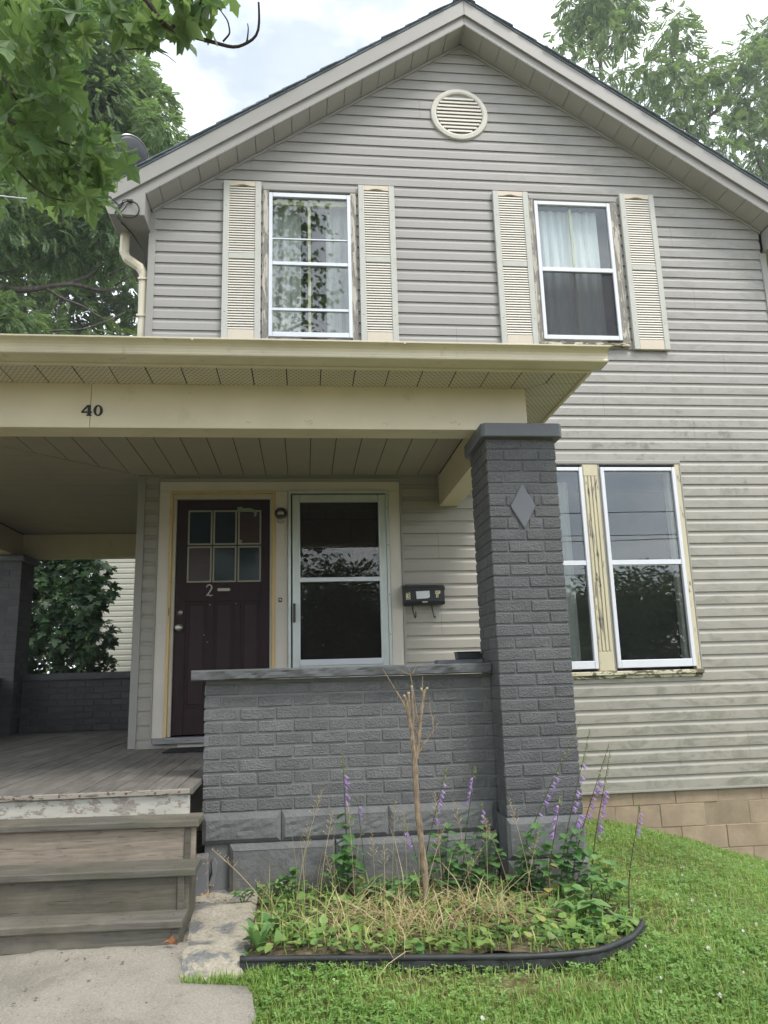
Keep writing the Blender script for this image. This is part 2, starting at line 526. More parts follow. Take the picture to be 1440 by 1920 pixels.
def concrete_mat(name, col, dark, scale=1.0, blotch=.5, gravel=True):
    g = G(name)
    v = g.coords((1, 1, 1))
    n1 = g.noise(v, 3.2*scale, 7, .65); n2 = g.noise(v, 120*scale, 4, .7)
    vo = g.n('ShaderNodeTexVoronoi', {'Vector': v, 'Scale': 75*scale}).outputs
    spk = g.grey(n2, .72, 1.28)
    c = g.mix(g.math('MULTIPLY', g.step(n1, .42, .66), blotch), col, dark)
    c = g.mix(g.math('MULTIPLY', g.step(g.noise(v, 1.1, 6, .7, .6), .52, .64), .45), c, tuple(q*.72 for q in dark))
    crk = g.n('ShaderNodeTexVoronoi', {'Vector': g.n('ShaderNodeVectorMath', {0: v, 1: g.n('ShaderNodeTexNoise', {'Vector': v, 'Scale': 4, 'Detail': 5}).outputs[1]}).outputs[0], 'Scale': .55}, feature='DISTANCE_TO_EDGE').outputs[0]
    c = g.mix(g.math('MULTIPLY', g.step(crk, .006, .001), .6), c, (.06, .055, .045))
    c = g.mix(1.0, c, g.n('ShaderNodeCombineColor', {0: spk, 1: spk, 2: spk}).outputs[0], 'MULTIPLY')
    if gravel:
        st = g.math('MULTIPLY', g.step(vo[0], .34, .22), g.step(g.sep(vo[1])[0], .72, .8))
        c = g.mix(g.math('MULTIPLY', st, .45), c, (.40, .37, .31))
        st2 = g.math('MULTIPLY', g.step(vo[0], .36, .25), g.step(g.sep(vo[1])[1], .8, .86))
        c = g.mix(g.math('MULTIPLY', st2, .5), c, (.12, .11, .10))
    h = g.math('ADD', n2, g.math('MULTIPLY', n1, .6))
    return g.done(g.pbr(c, .85, .2, 0.0, g.bump(h, .7, .006)))


def slab_mat():
    g = G('slab_concrete')
    v = g.coords((1, 1, 1))
    n1 = g.noise(v, 5, 7, .7, .4); n2 = g.noise(v, 60, 6, .75)
    k = g.grey(n2, .6, 1.3)
    c = g.ramp(n1, [(.33, (.15, .158, .165)), (.43, (.22, .22, .205)), (.48, (.40, .36, .28)), (.66, (.50, .46, .385))])
    c = g.mix(1.0, c, g.n('ShaderNodeCombineColor', {0: k, 1: k, 2: k}).outputs[0], 'MULTIPLY')
    return g.done(g.pbr(c, .9, .15, 0.0, g.bump(g.math('ADD', n2, n1), .9, .012)))


def bark_mat(name, a, b, scale=18):
    g = G(name)
    v = g.coords((1, 1, .35))
    n = g.noise(v, scale, 6, .7)
    return g.done(g.pbr(g.ramp(n, [(.32, a), (.68, b)]), .85, .2, 0.0, g.bump(n, .8, .01)))


M = {}
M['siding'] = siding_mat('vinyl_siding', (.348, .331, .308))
M['siding_far'] = siding_mat('weathered_siding', (.46, .455, .38), False)
M['trim'] = plain('grey_trim', (.33, .318, .288), .5, .35, var=.05, bump=0)
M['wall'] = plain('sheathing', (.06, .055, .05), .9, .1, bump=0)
M['room'] = plain('room_plaster', (.22, .21, .20), .9, .1, bump=0)
M['stile'] = plain('shutter_stile', (.50, .495, .44), .5, .35, var=.06, bump=.05)
M['louver'] = plain('shutter_louver', (.60, .565, .49), .5, .35, var=.05, bump=0)
M['peach'] = plain('shutter_panel', (.63, .55, .435), .5, .35, var=.05, bump=0)
M['cream'] = plain('cream_beam', (.735, .652, .482), .45, .4, var=.08, vs=2.5, bump=.06, bs=25, dirt=.22, dirtcol=(.30, .27, .17))
M['gutter'] = plain('cream_gutter', (.69, .618, .468), .4, .5, var=.08, vs=4, bump=.05, bs=20, dirt=.38, dirtcol=(.30, .27, .16))
M['fascia'] = plain('grey_fascia', (.315, .298, .272), .4, .45, var=.06, vs=2, bump=.03, dirt=.12, dirtcol=(.3, .28, .22))
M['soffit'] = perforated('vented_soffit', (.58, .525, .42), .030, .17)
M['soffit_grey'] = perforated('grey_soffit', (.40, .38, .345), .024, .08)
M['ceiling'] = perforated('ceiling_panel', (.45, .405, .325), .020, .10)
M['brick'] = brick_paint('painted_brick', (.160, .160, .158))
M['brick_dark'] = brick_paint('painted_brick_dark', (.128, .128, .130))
M['mortar'] = plain('painted_mortar', (.170, .172, .172), .75, .2, var=.15, bump=.5, bs=90)  # both mortars paler than their brick: light on smooth joints put into colour
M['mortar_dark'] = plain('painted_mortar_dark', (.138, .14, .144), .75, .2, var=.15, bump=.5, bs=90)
M['stone'] = plain('painted_stone', (.152, .155, .153), .6, .3, var=.2, vs=5, bump=.7, bs=28, dirt=.35, dirtcol=(.21, .20, .175))
M['coping'] = plain('coping_paint', (.098, .101, .102), .6, .3, var=.12, bump=.35, bs=35)
def stone_mat():
    g = G('chipped_base_stone')
    v = g.coords((1, 1, 1))
    z = g.sep(v)[2]
    k = g.grey(g.noise(v, 6, 5), .84, 1.16)
    c = g.mix(1.0, (.150, .153, .151), g.n('ShaderNodeCombineColor', {0: k, 1: k, 2: k}).outputs[0], 'MULTIPLY')
    chip = g.step(g.noise(v, 34, 5, .7), .66, .69)
    c = g.mix(g.math('MULTIPLY', chip, .7), c, (.30, .285, .25))
    streak = g.step(g.noise(g.n('ShaderNodeMapping', {'Vector': v, 'Scale': (9, 1, .8)}).outputs[0], 3, 5, .7), .55, .72)
    c = g.mix(g.math('MULTIPLY', streak, .35), c, (.085, .085, .08))
    soil = g.math('MULTIPLY', g.step(z, .30, .06), g.step(g.noise(v, 9, 6, .7), .38, .62))
    c = g.mix(g.math('MULTIPLY', soil, .7), c, (.15, .125, .085))
    h = g.math('SUBTRACT', g.math('ADD', g.noise(v, 22, 6, .7), g.math('MULTIPLY', g.noise(v, 6, 3), .8)), g.math('MULTIPLY', chip, .3))
    return g.done(g.pbr(c, .6, .3, 0.0, g.bump(h, .8, .012)))


M['basestone'] = stone_mat()
M['cap'] = plain('painted_cap', (.138, .144, .158), .55, .4, var=.06, bump=.2, bs=50)
M['floorwood'] = wood_mat('porch_plank', (.150, .138, .122), 'y', 0, (.25, .235, .21), .5)
M['tread'] = wood_mat('step_tread', (.126, .117, .098), 'x', .35, (.24, .205, .155), .5)
M['riserpink'] = wood_mat('step_riser_pink', (.255, .213, .168), 'x', .2, (.36, .295, .235), .6)
M['risergrey'] = wood_mat('step_riser_grey', (.105, .095, .075), 'x', .45, (.21, .18, .14), .35)
M['skirt'] = peel('peeling_skirt', (.44, .425, .375), (.28, .245, .21), .545, 13, (1, 1, 2.0), True)
M['nosing'] = peel('worn_nosing', (.30, .27, .23), (.12, .10, .08), .55, 12, (1, 1, 3), True)
M['casing'] = peel('peeling_casing', (.60, .54, .38), (.22, .19, .17), .585, 7, (3, 1, .55))
M['casing2'] = peel('flaking_casing', (.52, .48, .40), (.24, .22, .19), .49, 8, (3, 1, .5))
M['sill'] = peel('flaking_sill', (.60, .55, .40), (.14, .12, .08), .50, 9, (.8, 1, 2))
M['ply'] = plain('pale_surround', (.66, .61, .53), .6, .3, var=.06, vs=3, bump=.05, dirt=.12, dirtcol=(.26, .23, .18))
M['yellow'] = peel('bare_jamb', (.66, .48, .22), (.20, .13, .06), .66, 8, (3, 1, .35))
M['jamb'] = plain('cream_jamb', (.54, .49, .38), .6, .3, var=.08)
M['alu'] = plain('aluminium_frame', (.66, .68, .71), .35, .5, .25, var=.04, bump=0)
M['vinyl'] = plain('white_frame', (.72, .73, .77), .35, .5, var=.03, bump=0)
M['oldalu'] = plain('storm_aluminium', (.60, .64, .61), .36, .5, .35, var=.08, bump=0)
M['glass'] = glass_mat('window_glass', .070)
M['glass_dark'] = glass_mat('storm_glass', .034, (.72, .74, .72))
M['screen'] = screen_mat('insect_screen')
M['lace'] = curtain_mat('lace_curtain', (.80, .82, .85), .92)
M['drape'] = curtain_mat('grey_drape', (.50, .49, .47), .95)
M['muntin'] = plain('old_muntin', (.52, .49, .30), .6, .3, bump=0)
M['door'] = plain('dark_plum_door', (.023, .0095, .0105), .5, .22, var=.2, vs=4, bump=.1, stretch=(5, 1, .6))
M['doorpanel'] = plain('dark_plum_panel', (.025, .0095, .0105), .45, .25, var=.2, vs=4, bump=.1, stretch=(5, 1, .6))
M['paneteal'] = plain('teal_pane', (.010, .022, .024), .12, .3, var=.15, bump=.05, bs=6)
M['panebrown'] = plain('brown_pane', (.040, .018, .013), .3, .4, var=.3, vs=7, bump=.1, stretch=(1, 1, 4))
M['panetrim'] = plain('cream_bead', (.33, .32, .25), .5, .3, bump=0)
M['brass'] = plain('worn_brass', (.14, .10, .05), .5, .4, .4, bump=0)
M['steel'] = plain('dull_steel', (.50, .48, .42), .35, .5, .7, bump=0)
M['tape'] = plain('green_tape', (.20, .28, .16), .7, .2, bump=0)
M['black'] = plain('black_metal', (.018, .018, .020), .4, .5, var=.2, bump=.08)
M['blackbox'] = plain('black_plastic', (.012, .013, .016), .35, .5, bump=0)
M['edging'] = plain('black_edging', (.026, .027, .028), .5, .4, var=.45, vs=9, bump=.2, bs=40, dirt=.35, dirtcol=(.10, .09, .06))
M['mat'] = plain('rubber_mat', (.018, .018, .018), .8, .2, bump=.4, bs=200)
M['paper'] = plain('white_paper', (.75, .77, .78), .8, .2, var=.08, bump=.5, bs=30)
M['sticker'] = plain('yellow_sticker', (.66, .62, .36), .6, .3, var=.05, bump=0)
M['ink'] = plain('black_ink', (.012, .012, .012), .6, .2, bump=0)
M['numeral'] = plain('black_numeral', (.015, .014, .013), .4, .4, bump=0)
M['silver'] = plain('pale_numeral', (.46, .44, .36), .4, .5, .2, bump=0)
M['pinklabel'] = plain('pink_label', (.62, .48, .48), .6, .3, bump=0)
M['found'] = plain('tan_block', (.345, .265, .185), .85, .2, var=.22, vs=6, bump=.6, bs=40, dirt=.25, dirtcol=(.18, .15, .11))
M['foundmortar'] = plain('tan_mortar', (.30, .235, .165), .9, .1, var=.2, bump=.6)
M['shingle'] = plain('blue_grey_shingle', (.155, .180, .200), .9, .15, var=.3, vs=30, bump=.6, bs=120)
M['roof'] = plain('porch_shingle', (.10, .11, .115), .9, .15, var=.3, vs=30, bump=.5, bs=120)
M['dish'] = plain('dark_dish', (.055, .058, .062), .45, .4, bump=0)
M['cable'] = plain('black_cable', (.02, .02, .02), .5, .4, bump=0)
M['greycable'] = plain('pale_cable', (.55, .55, .55), .5, .4, bump=0)
M['ground'] = ground_mat()
M['soil'] = soil_mat()
M['walk'] = concrete_mat('walk_concrete', (.300, .275, .228), (.215, .195, .16))
M['slab'] = slab_mat()
M['road'] = concrete_mat('asphalt', (.055, .055, .055), (.045, .045, .045), 1, .5, False)
M['redbrick'] = peel('chipped_brick', (.15, .155, .16), (.46, .29, .17), .535, 9)
M['rust'] = plain('rusty_bracket', (.16, .06, .03), .8, .2, var=.4, vs=20, bump=.5)
M['bark'] = bark_mat('grey_bark', (.05, .042, .035), (.14, .12, .10))
M['twig'] = bark_mat('dark_twig', (.045, .033, .027), (.10, .08, .065), 40)
M['stub'] = bark_mat('pale_stub_bark', (.13, .095, .065), (.36, .275, .185), 60)
M['cutwood'] = plain('cut_wood', (.55, .43, .27), .8, .2, bump=.2)
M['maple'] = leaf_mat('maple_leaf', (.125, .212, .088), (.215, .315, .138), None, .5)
M['maple_shaded'] = leaf_mat('maple_shade_leaf', (.022, .055, .022), (.045, .09, .032), None, .3)  # leaf colour darkened for the shade the shrub stands in
M['walnut'] = leaf_mat('walnut_leaf', (.120, .190, .080), (.21, .30, .125), None, .45)
M['walnut_dark'] = leaf_mat('walnut_inner_leaf', (.085, .155, .080), (.19, .275, .125), (.30, .37, .16), .5)
M['hedge'] = leaf_mat('far_leaf', (.06, .115, .035), (.14, .20, .06), None, .3)
M['grass'] = leaf_mat('grass_blade', (.165, .310, .060), (.33, .47, .125), (.48, .44, .20), .4, patch=.55)
M['clover'] = leaf_mat('clover_leaf', (.150, .300, .075), (.295, .44, .135), None, .4, patch=.3)
M['weed'] = leaf_mat('weed_leaf', (.10, .22, .065), (.25, .37, .105), (.40, .40, .13), .4)
M['bellleaf'] = leaf_mat('bellflower_leaf', (.085, .20, .065), (.15, .29, .095), None, .35)
M['yellowleaf'] = leaf_mat('yellowing_leaf', (.28, .29, .08), (.40, .36, .11), None, .35)
M['vineleaf'] = leaf_mat('pale_broad_leaf', (.14, .29, .10), (.23, .37, .13), None, .35)
M['straw'] = leaf_mat('dry_straw', (.32, .25, .13), (.60, .49, .29), None, .25, .7)
M['purple'] = leaf_mat('violet_petal', (.36, .22, .52), (.52, .38, .68), None, .4)
M['bud'] = leaf_mat('green_bud', (.16, .22, .08), (.30, .34, .16), None, .3)
M['stem'] = plain('green_stem', (.075, .10, .035), .6, .3, bump=0)
M['redstem'] = plain('red_stem', (.085, .045, .03), .6, .3, bump=0)
M['greyscuff'] = plain('grey_scuff', (.33, .32, .28), .7, .2, bump=0)
M['litter'] = leaf_mat('leaf_litter', (.07, .05, .03), (.22, .17, .09), None, .1, .8)
M['white'] = plain('white_clover', (.66, .63, .56), .8, .2, bump=0)
M['deadleaf'] = plain('dead_leaf', (.19, .08, .035), .7, .2, var=.4, vs=30, bump=.3)

# ================================================================== HOUSE
APX, APZ, SLOPE = 2.81, 7.83, 0.672          # wall apex and roof slope
PIT, Z0 = 0.1157, 0.197                      # siding exposure and its lowest edge
XL, XR = -0.30, 5.92
house = thing('house', 'two storey gabled house clad in grey vinyl siding with cream louvered shutters', 'house')
OPEN = [(.735, 1.660, 4.385, 6.035), (3.440, 4.385, 4.385, 6.055), (2.93, 4.755, 1.19, 3.205), (-.155, 2.003, .74, 3.0)]


def spans(z, lo=XL, hi=XR, opens=OPEN, gable=True):
    a, b = lo, hi
    if gable:
        a = max(a, APX-(APZ-z)/SLOPE); b = min(b, APX+(APZ-z)/SLOPE)
    cut = sorted((o[0], o[1]) for o in opens if o[2] < z < o[3])
    res = []
    for c0, c1 in cut:
        if c0 > a: res.append((a, min(c0, b)))
        a = max(a, c1)
    if a < b: res.append((a, b))
    return [r for r in res if r[1]-r[0] > .004]


def course(zb, ztop, lo, hi, opens, gable, y=0.0):
    """one run of Dutch-lap vinyl siding: flat face, then a cove running back under the next one"""
    prof = [(0, -.0040), (0, -.0168), (.60, -.0160), (.66, -.0130), (.72, -.0085), (.80, -.0060), (1.0, -.0030)]
    m = MB()
    bz = [o[k] for o in opens for k in (2, 3)]
    jz, jy = rnd.uniform(-.0011, .0011), rnd.uniform(-.0008, .0008)
    P = [(zb+p*PIT+(jz if i < 2 else 0), yy+y+(jy if i < 5 else 0)) for i, (p, yy) in enumerate(prof)]
    for (za, ya), (zc, yc) in zip(P[:-1], P[1:]):
        if zc-za < 1e-6:
            for a, b in spans(za+1e-4, lo, hi, opens, gable):
                m.add([(a, ya, za), (b, ya, za), (b, yc, za), (a, yc, za)], [(0, 1, 2, 3)])
            continue
        cuts = [za]+sorted(q for q in bz if za < q < zc)+[zc]
        for p, q in zip(cuts[:-1], cuts[1:]):
            yp = ya+(yc-ya)*(p-za)/(zc-za); yq = ya+(yc-ya)*(q-za)/(zc-za)
            if p >= ztop: continue
            sp = spans((p+q)/2, lo, hi, opens, gable); s0 = spans(p+1e-5, lo, hi, opens, gable); s1 = spans(q-1e-5, lo, hi, opens, gable)
            for i, (a, b) in enumerate(sp):
                a0, b0 = s0[i] if len(s0) == len(sp) else (a, b)
                a1, b1 = s1[i] if len(s1) == len(sp) else (a, b)
                m.add([(a0, yp, p), (b0, yp, p), (b1, yq, q), (a1, yq, q)], [(0, 1, 2, 3)])
    return m


def pieces(m):
    """the separate lengths of one course"""
    key = {}; par = []
    def find(i):
        while par[i] != i: i = par[i]
        return i
    ids = []
    for p in m.v:
        kk = tuple(round(c, 4) for c in p)
        if kk not in key: key[kk] = len(par); par.append(len(par))
        ids.append(key[kk])
    for f in m.f:
        for a in f[1:]:
            par[find(ids[a])] = find(ids[f[0]])
    # quads of neighbouring bands overlap in x without sharing corners where an opening begins
    grp = {}
    for f in m.f: grp.setdefault(find(ids[f[0]]), []).append(f)
    L_ = [(min(m.v[i][0] for f in fs for i in f), max(m.v[i][0] for f in fs for i in f), fs) for fs in grp.values()]
    L_.sort(key=lambda t: t[0]); res = []
    for a, b, fs in L_:
        if res and a < res[-1][1]-.002: res[-1][1] = max(b, res[-1][1]); res[-1][2] += fs
        else: res.append([a, b, list(fs)])
    out_ = []
    for a, b, fs in res:
        q = MB()
        for f in fs: q.add([m.v[i] for i in f], [tuple(range(len(f)))])
        # weld
        seen = {}; nv = []; mp_ = []
        for p in q.v:
            kk = tuple(round(c, 5) for c in p)
            if kk not in seen: seen[kk] = len(nv); nv.append(p)
            mp_.append(seen[kk])
        q.f = [tuple(mp_[i] for i in f) for f in q.f]; q.v = nv
        out_.append(q)
    return out_


k = 0; seam = None
while Z0+k*PIT < APZ-.03:
    zb = Z0+k*PIT
    # lap joints of the panels, staggered from pair to pair of courses
    if k % 2 == 0: seam = rnd.choice([1.15, 2.35, 2.62, 3.27, 4.05, 4.95, 5.35, .62, 5.12]) if rnd.random() < .62 else None
    m = course(zb, APZ, XL, XR, OPEN+([(seam-.0008, seam+.0008, zb-.01, zb+PIT+.01)] if seam else []), True)
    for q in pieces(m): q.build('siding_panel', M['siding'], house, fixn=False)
    k += 1

# wall behind the cladding, with the openings left out
mw = MB()
zc = sorted([.18, 5.67, 7.82]+[o[j] for o in OPEN for j in (2, 3)])
for a, b in zip(zc[:-1], zc[1:]):
    s0, s1 = spans(a+1e-4), spans(b-1e-4)
    for (p0, p1), (q0, q1) in zip(s0, s1):
        mw.add([(p0, .012, a), (p1, .012, a), (q1, .012, b), (q0, .012, b)], [(0, 1, 2, 3)])
for x in (XL+.001, XR-.001):
    mw.add([(x, .012, -.6), (x, 11, -.6), (x, 11, 5.67), (x, .012, 5.67)], [(0, 1, 2, 3)])
mw.add([(XL, 11, -.6), (XR, 11, -.6), (XR, 11, 5.67), (APX, 11, 7.8), (XL, 11, 5.67)], [(0, 1, 2, 3, 4)])
mw.build('wall', M['wall'], house, fixn=False)
mr = MB()
for z in (.72, 3.62): mr.box(XL+.05, XR-.05, .05, 10.9, z-.1, z)
mr.box(XL+.05, XR-.05, 2.6, 2.7, .72, 5.9)          # a partition behind the front rooms
mr.box(2.3, 2.4, .2, 2.6, .73, 5.9)
mr.box(XL+.05, XR-.05, .05, 10.9, 5.95+.3, 6.0+.3)
mr.build('room_partition', M['room'], house)

# corner boards and trims
cb = MB().box(-.345, -.28, -.030, .06, .702, 3.055); cb.build('corner_board', M['trim'], house, .003)
cb = MB().box(-.345, -.28, -.030, .06, 3.9, 5.47); cb.build('corner_board', M['trim'], house, .003)
cb = MB().box(5.90, 5.965, -.030, .06, .16, 5.47); cb.build('corner_board', M['trim'], house, .003)
cb = MB().box(-.338, -.278, -.012, .02, 5.4705, 5.72); cb.build('corner_board', M['trim'], house, .003)
st = MB().box(XL, XR, -.022, .01, .178, .196); st.build('starter_strip', M['trim'], house, .002)

# gable vent
vx, vz = 2.766, 6.966
vent = MB().lathe([(.305, -.002), (.305, -.026), (.298, -.036), (.262, -.040), (.246, -.034), (.243, -.010), (.243, -.002)], (vx, 0, vz), 'y', 40).build('gable_vent', M['louver'], house, smooth=False)
MB().lathe([(.24, .0), (.24, .004)], (vx, 0, vz), 'y', 32).build('vent_back', M['wall'], vent)
for i in range(10):
    z = vz-.212+i*.0425
    hw = math.sqrt(max(.243**2-(z+.008-vz)**2, .001))-.002
    MB().prism([(-.034, z), (-.031, z+.024), (-.004, z+.040), (-.004, z+.014)], vx-hw, vx+hw, 'x').build('vent_slat', M['louver'], vent)

# ---- roof edge: soffit strips, two-step fascia, shingle edge, eave returns
OV = -.288


def rz(x, apex): return apex-SLOPE*abs(x-APX)


for sgn in (-1, 1):
    i = 0
    while True:
        d0, d1 = .02+i*.177, .02+i*.177+.169
        if d0 > 3.10: break
        d1 = min(d1, 3.14)
        x0, x1 = APX+sgn*d0, APX+sgn*d1
        m = MB(); a, b = APZ-SLOPE*d0+.004, APZ-SLOPE*d1+.004
        m.prism([(x0, a), (x1, b), (x1, b+.008), (x0, a+.008)], OV+.012, -.003)
        m.build('soffit_panel', M['soffit_grey'], house, .002)
        i += 1
    # groove backing and wall channel
    m = MB().prism([(APX, APZ+.014), (APX+sgn*3.15, APZ+.014-SLOPE*3.15), (APX+sgn*3.15, APZ+.022-SLOPE*3.15), (APX, APZ+.022)], OV+.01, 0)
    m.build('soffit_backing', M['soffit_grey'], house)
    m = MB().prism([(APX, APZ-.03), (APX+sgn*3.13, APZ-.03-SLOPE*3.13), (APX+sgn*3.13, APZ-SLOPE*3.13), (APX, APZ)], -.030, .005)
    m.build('soffit_trim', M['trim'], house, .003)
    xe = 3.475
    for (a0, a1, y0, y1) in ((7.835, 7.948, OV+.012, OV+.03), (7.945, 8.118, OV-.012, OV+.028)):
        p = [(APX, a0), (APX+sgn*xe, a0-SLOPE*xe), (APX+sgn*xe, a1-SLOPE*xe), (APX, a1)]
        MB().prism(p, y0, y1).build('rake_fascia', M['fascia'], house, .004)
    m = MB().prism([(APX, 7.942), (APX+sgn*xe, 7.942-SLOPE*xe), (APX+sgn*xe, 7.949-SLOPE*xe), (APX, 7.949)], OV-.016, OV+.01)
    m.build('drip_edge', M['fascia'], house)
    # roof deck
    m = MB().prism([(APX, 8.118), (APX+sgn*(xe+.02), 8.118-SLOPE*(xe+.02)), (APX+sgn*(xe+.02), 8.14-SLOPE*(xe+.02)), (APX, 8.14)], OV-.02, 11.3)
    m.build('roof', M['shingle'], house)
    n = 28; L = xe+.04
    for i in range(n):
        d0 = max(0, L*i/n-.05); d1 = L*(i+1)/n+rnd.uniform(-.006, .006)
        t = .011+rnd.uniform(0, .004)
        a, b = 8.141-SLOPE*d0, 8.141-SLOPE*d1
        y0 = OV-.034+rnd.uniform(-.012, .006)
        m = MB().prism([(APX+sgn*d0, a), (APX+sgn*d1, b+.009), (APX+sgn*d1, b+.009+t), (APX+sgn*d0, a+.008)], y0, 1.2+rnd.uniform(0, .3))
        m.build('shingle', M['shingle'], house)
    # boxed eave return at the foot of the rake
    X0, X1 = APX+sgn*3.466, APX+sgn*3.146
    zz = 5.487
    m = MB().prism([(X0, zz), (X1, zz), (X1, 7.832-SLOPE*3.146), (X0, 7.832-SLOPE*3.466)], OV, -.002)
    m.build('eave_return', M['fascia'], house, .003)
    m = MB().box(min(X0, X1)+.006, max(X0, X1), .002, 11.2, zz+.004, zz+.02)
    m.build('eave_soffit', M['soffit_grey'], house)
    xo = APX+sgn*3.47
    m = MB().box(min(xo, xo-sgn*.02), max(xo, xo-sgn*.02), .0, 11.2, zz, 5.80); m.build('eave_fascia', M['fascia'], house)
    gp = [(xo, 5.66), (xo+sgn*.07, 5.66), (xo+sgn*.085, 5.72), (xo+sgn*.115, 5.765), (xo+sgn*.115, 5.785), (xo, 5.785)]
    MB().prism(gp, OV+.25, 11.2).build('eave_gutter', M['gutter'], house)

# downspout: elbow out of the eave, run down the corner, kick-out on the porch roof
dp = [(-.585, .055, 5.50), (-.585, .055, 5.30), (-.555, .055, 5.235), (-.43, .055, 5.145), (-.393, .055, 5.07), (-.385, .055, 4.45), (-.393, .055, 4.33), (-.45, .03, 4.26), (-.56, .0, 4.20)]
ds = MB()
for p, q in zip(dp[:-1], dp[1:]):
    pass
ds.tube(dp, .047, 8)
ds.build('downspout', M['gutter'], house, .004)
for z in (5.0, 4.62):
    MB().box(-.437, -.335, .0, .106, z, z+.018).build('downspout_strap', M['gutter'], house)
# lower part behind the porch roof carries on down; the porch roof hides it

# ---- foundation blocks
fm = MB().box(-.28, 5.93, .0145, .25, -1.6, .19); fm.build('foundation_wall', M['foundmortar'], house)
row = 0
z1 = .182
while z1 > -.8:
    h = .118 if row == 0 else .192
    x = 2.6+(.0 if row % 2 else -.21)
    while x < 5.92:
        w_ = .405+rnd.uniform(-.015, .015)
        x1 = min(x+w_, 5.93)
        if x1-x > .06:
            d = rnd.uniform(-.004, .006)
            m = MB().box(x+.002+rnd.uniform(0, .004), x1-.001-rnd.uniform(0, .003), .010+d*.8, .06, z1-h+.001+rnd.uniform(0, .003), z1-rnd.uniform(0, .001))
            m.build('foundation_block', M['found'], house, .004, 1)
        x = x1
    z1 -= h; row += 1


# ---- windows
def wavy(name, x0, x1, z0, z1, y, mat, parent, n=40, amp=.012, gather=0.0):
    V, F = [], []
    ph = rnd.uniform(0, 6)
    for j in range(2):
        for i in range(n+1):
            t = i/n
            x = x0+(x1-x0)*t
            if j == 0 and gather: x = x+gather*(1-t)
            V.append((x, y+amp*(math.sin(t*n*.75+ph)+.5*math.sin(t*n*.31)), (z0, z1)[j]))
    for i in range(n): F.append((i, i+1, i+n+2, i+n+1))
    me = bpy.data.meshes.new(name); me.from_pydata(V, [], F)
    return put(name, me, mat, parent, smooth=True)


def bar(parent, name, mat, *b, bevel=.002): return MB().box(*b).build(name, mat, parent, bevel)


# upper left window
wn = sub('window', house); wn['label'] = 'double hung window with two extra white storm bars and tied back curtains'
bar(wn, 'casing', M['casing2'], .735, .797, -.028, .03, 4.385, 5.985)
bar(wn, 'casing', M['casing2'], 1.603, 1.660, -.028, .03, 4.385, 5.985)
MB().box(.735, 1.660, -.032, .03, 5.986, 6.034).build('head_trim', M['trim'], wn, .006)
bar(wn, 'sill', M['casing2'], .715, 1.68, -.06, .03, 4.36, 4.384)
MB().frame(.797, 1.603, 4.418, 5.956, .036, -.040, -.006, .048, .050).build('storm_frame', M['alu'], wn, .004)
bar(wn, 'meeting_rail', M['alu'], .833, 1.567, -.036, -.004, 5.170, 5.206)
bar(wn, 'storm_bar', M['alu'], .833, 1.567, -.030, -.012, 5.447, 5.462)
bar(wn, 'storm_bar', M['alu'], .833, 1.567, -.032, -.010, 4.690, 4.718)
bar(wn, 'muntin', M['muntin'], 1.178, 1.206, .022, .050, 4.47, 5.17)
bar(wn, 'muntin', M['muntin'], 1.178, 1.206, .012, .040, 5.172, 5.90)
bar(wn, 'inner_rail', M['muntin'], .833, 1.567, .012, .042, 5.855, 5.905)
bar(wn, 'pane', M['glass'], .833, 1.567, -.020, -.017, 5.206, 5.907, bevel=0)
bar(wn, 'pane', M['glass'], .833, 1.567, -.014, -.011, 4.468, 5.170, bevel=0)
wavy('curtain', .80, 1.11, 4.42, 5.92, .13, M['drape'], wn, 26, .015, -.08)
wavy('curtain', 1.36, 1.62, 4.42, 5.92, .13, M['drape'], wn, 22, .015, .0)

# upper right window
wn = sub('window', house); wn['label'] = 'double hung window hung with pale lace curtains and a dark screen below'
bar(wn, 'casing', M['casing2'], 3.440, 3.492, -.028, .03, 4.385, 6.00)
bar(wn, 'casing', M['casing2'], 4.305, 4.385, -.028, .03, 4.41, 6.00)
MB().box(3.440, 4.385, -.032, .03, 6.001, 6.053).build('head_trim', M['trim'], wn, .006)
bar(wn, 'sill', M['sill'], 3.43, 4.37, -.06, .03, 4.375, 4.409)
MB().frame(3.494, 4.303, 4.447, 5.980, .036, -.040, -.006, .042, .047).build('storm_frame', M['vinyl'], wn, .004)
bar(wn, 'meeting_rail', M['vinyl'], 3.530, 4.267, -.040, -.004, 5.186, 5.230)
bar(wn, 'muntin', M['muntin'], 3.870, 3.896, .022, .050, 4.49, 5.20)
bar(wn, 'muntin', M['muntin'], 3.876, 3.902, .012, .040, 5.20, 5.93)
bar(wn, 'pane', M['glass'], 3.530, 4.267, -.020, -.017, 5.231, 5.937, bevel=0)
bar(wn, 'pane', M['glass'], 3.530, 4.267, -.004, -.001, 4.494, 5.185, bevel=0)
bar(wn, 'insect_screen', M['screen'], 3.530, 4.267, -.024, -.023, 4.494, 5.185, bevel=0)
wavy('curtain', 3.50, 4.19, 4.42, 5.94, .085, M['lace'], wn, 60, .010)

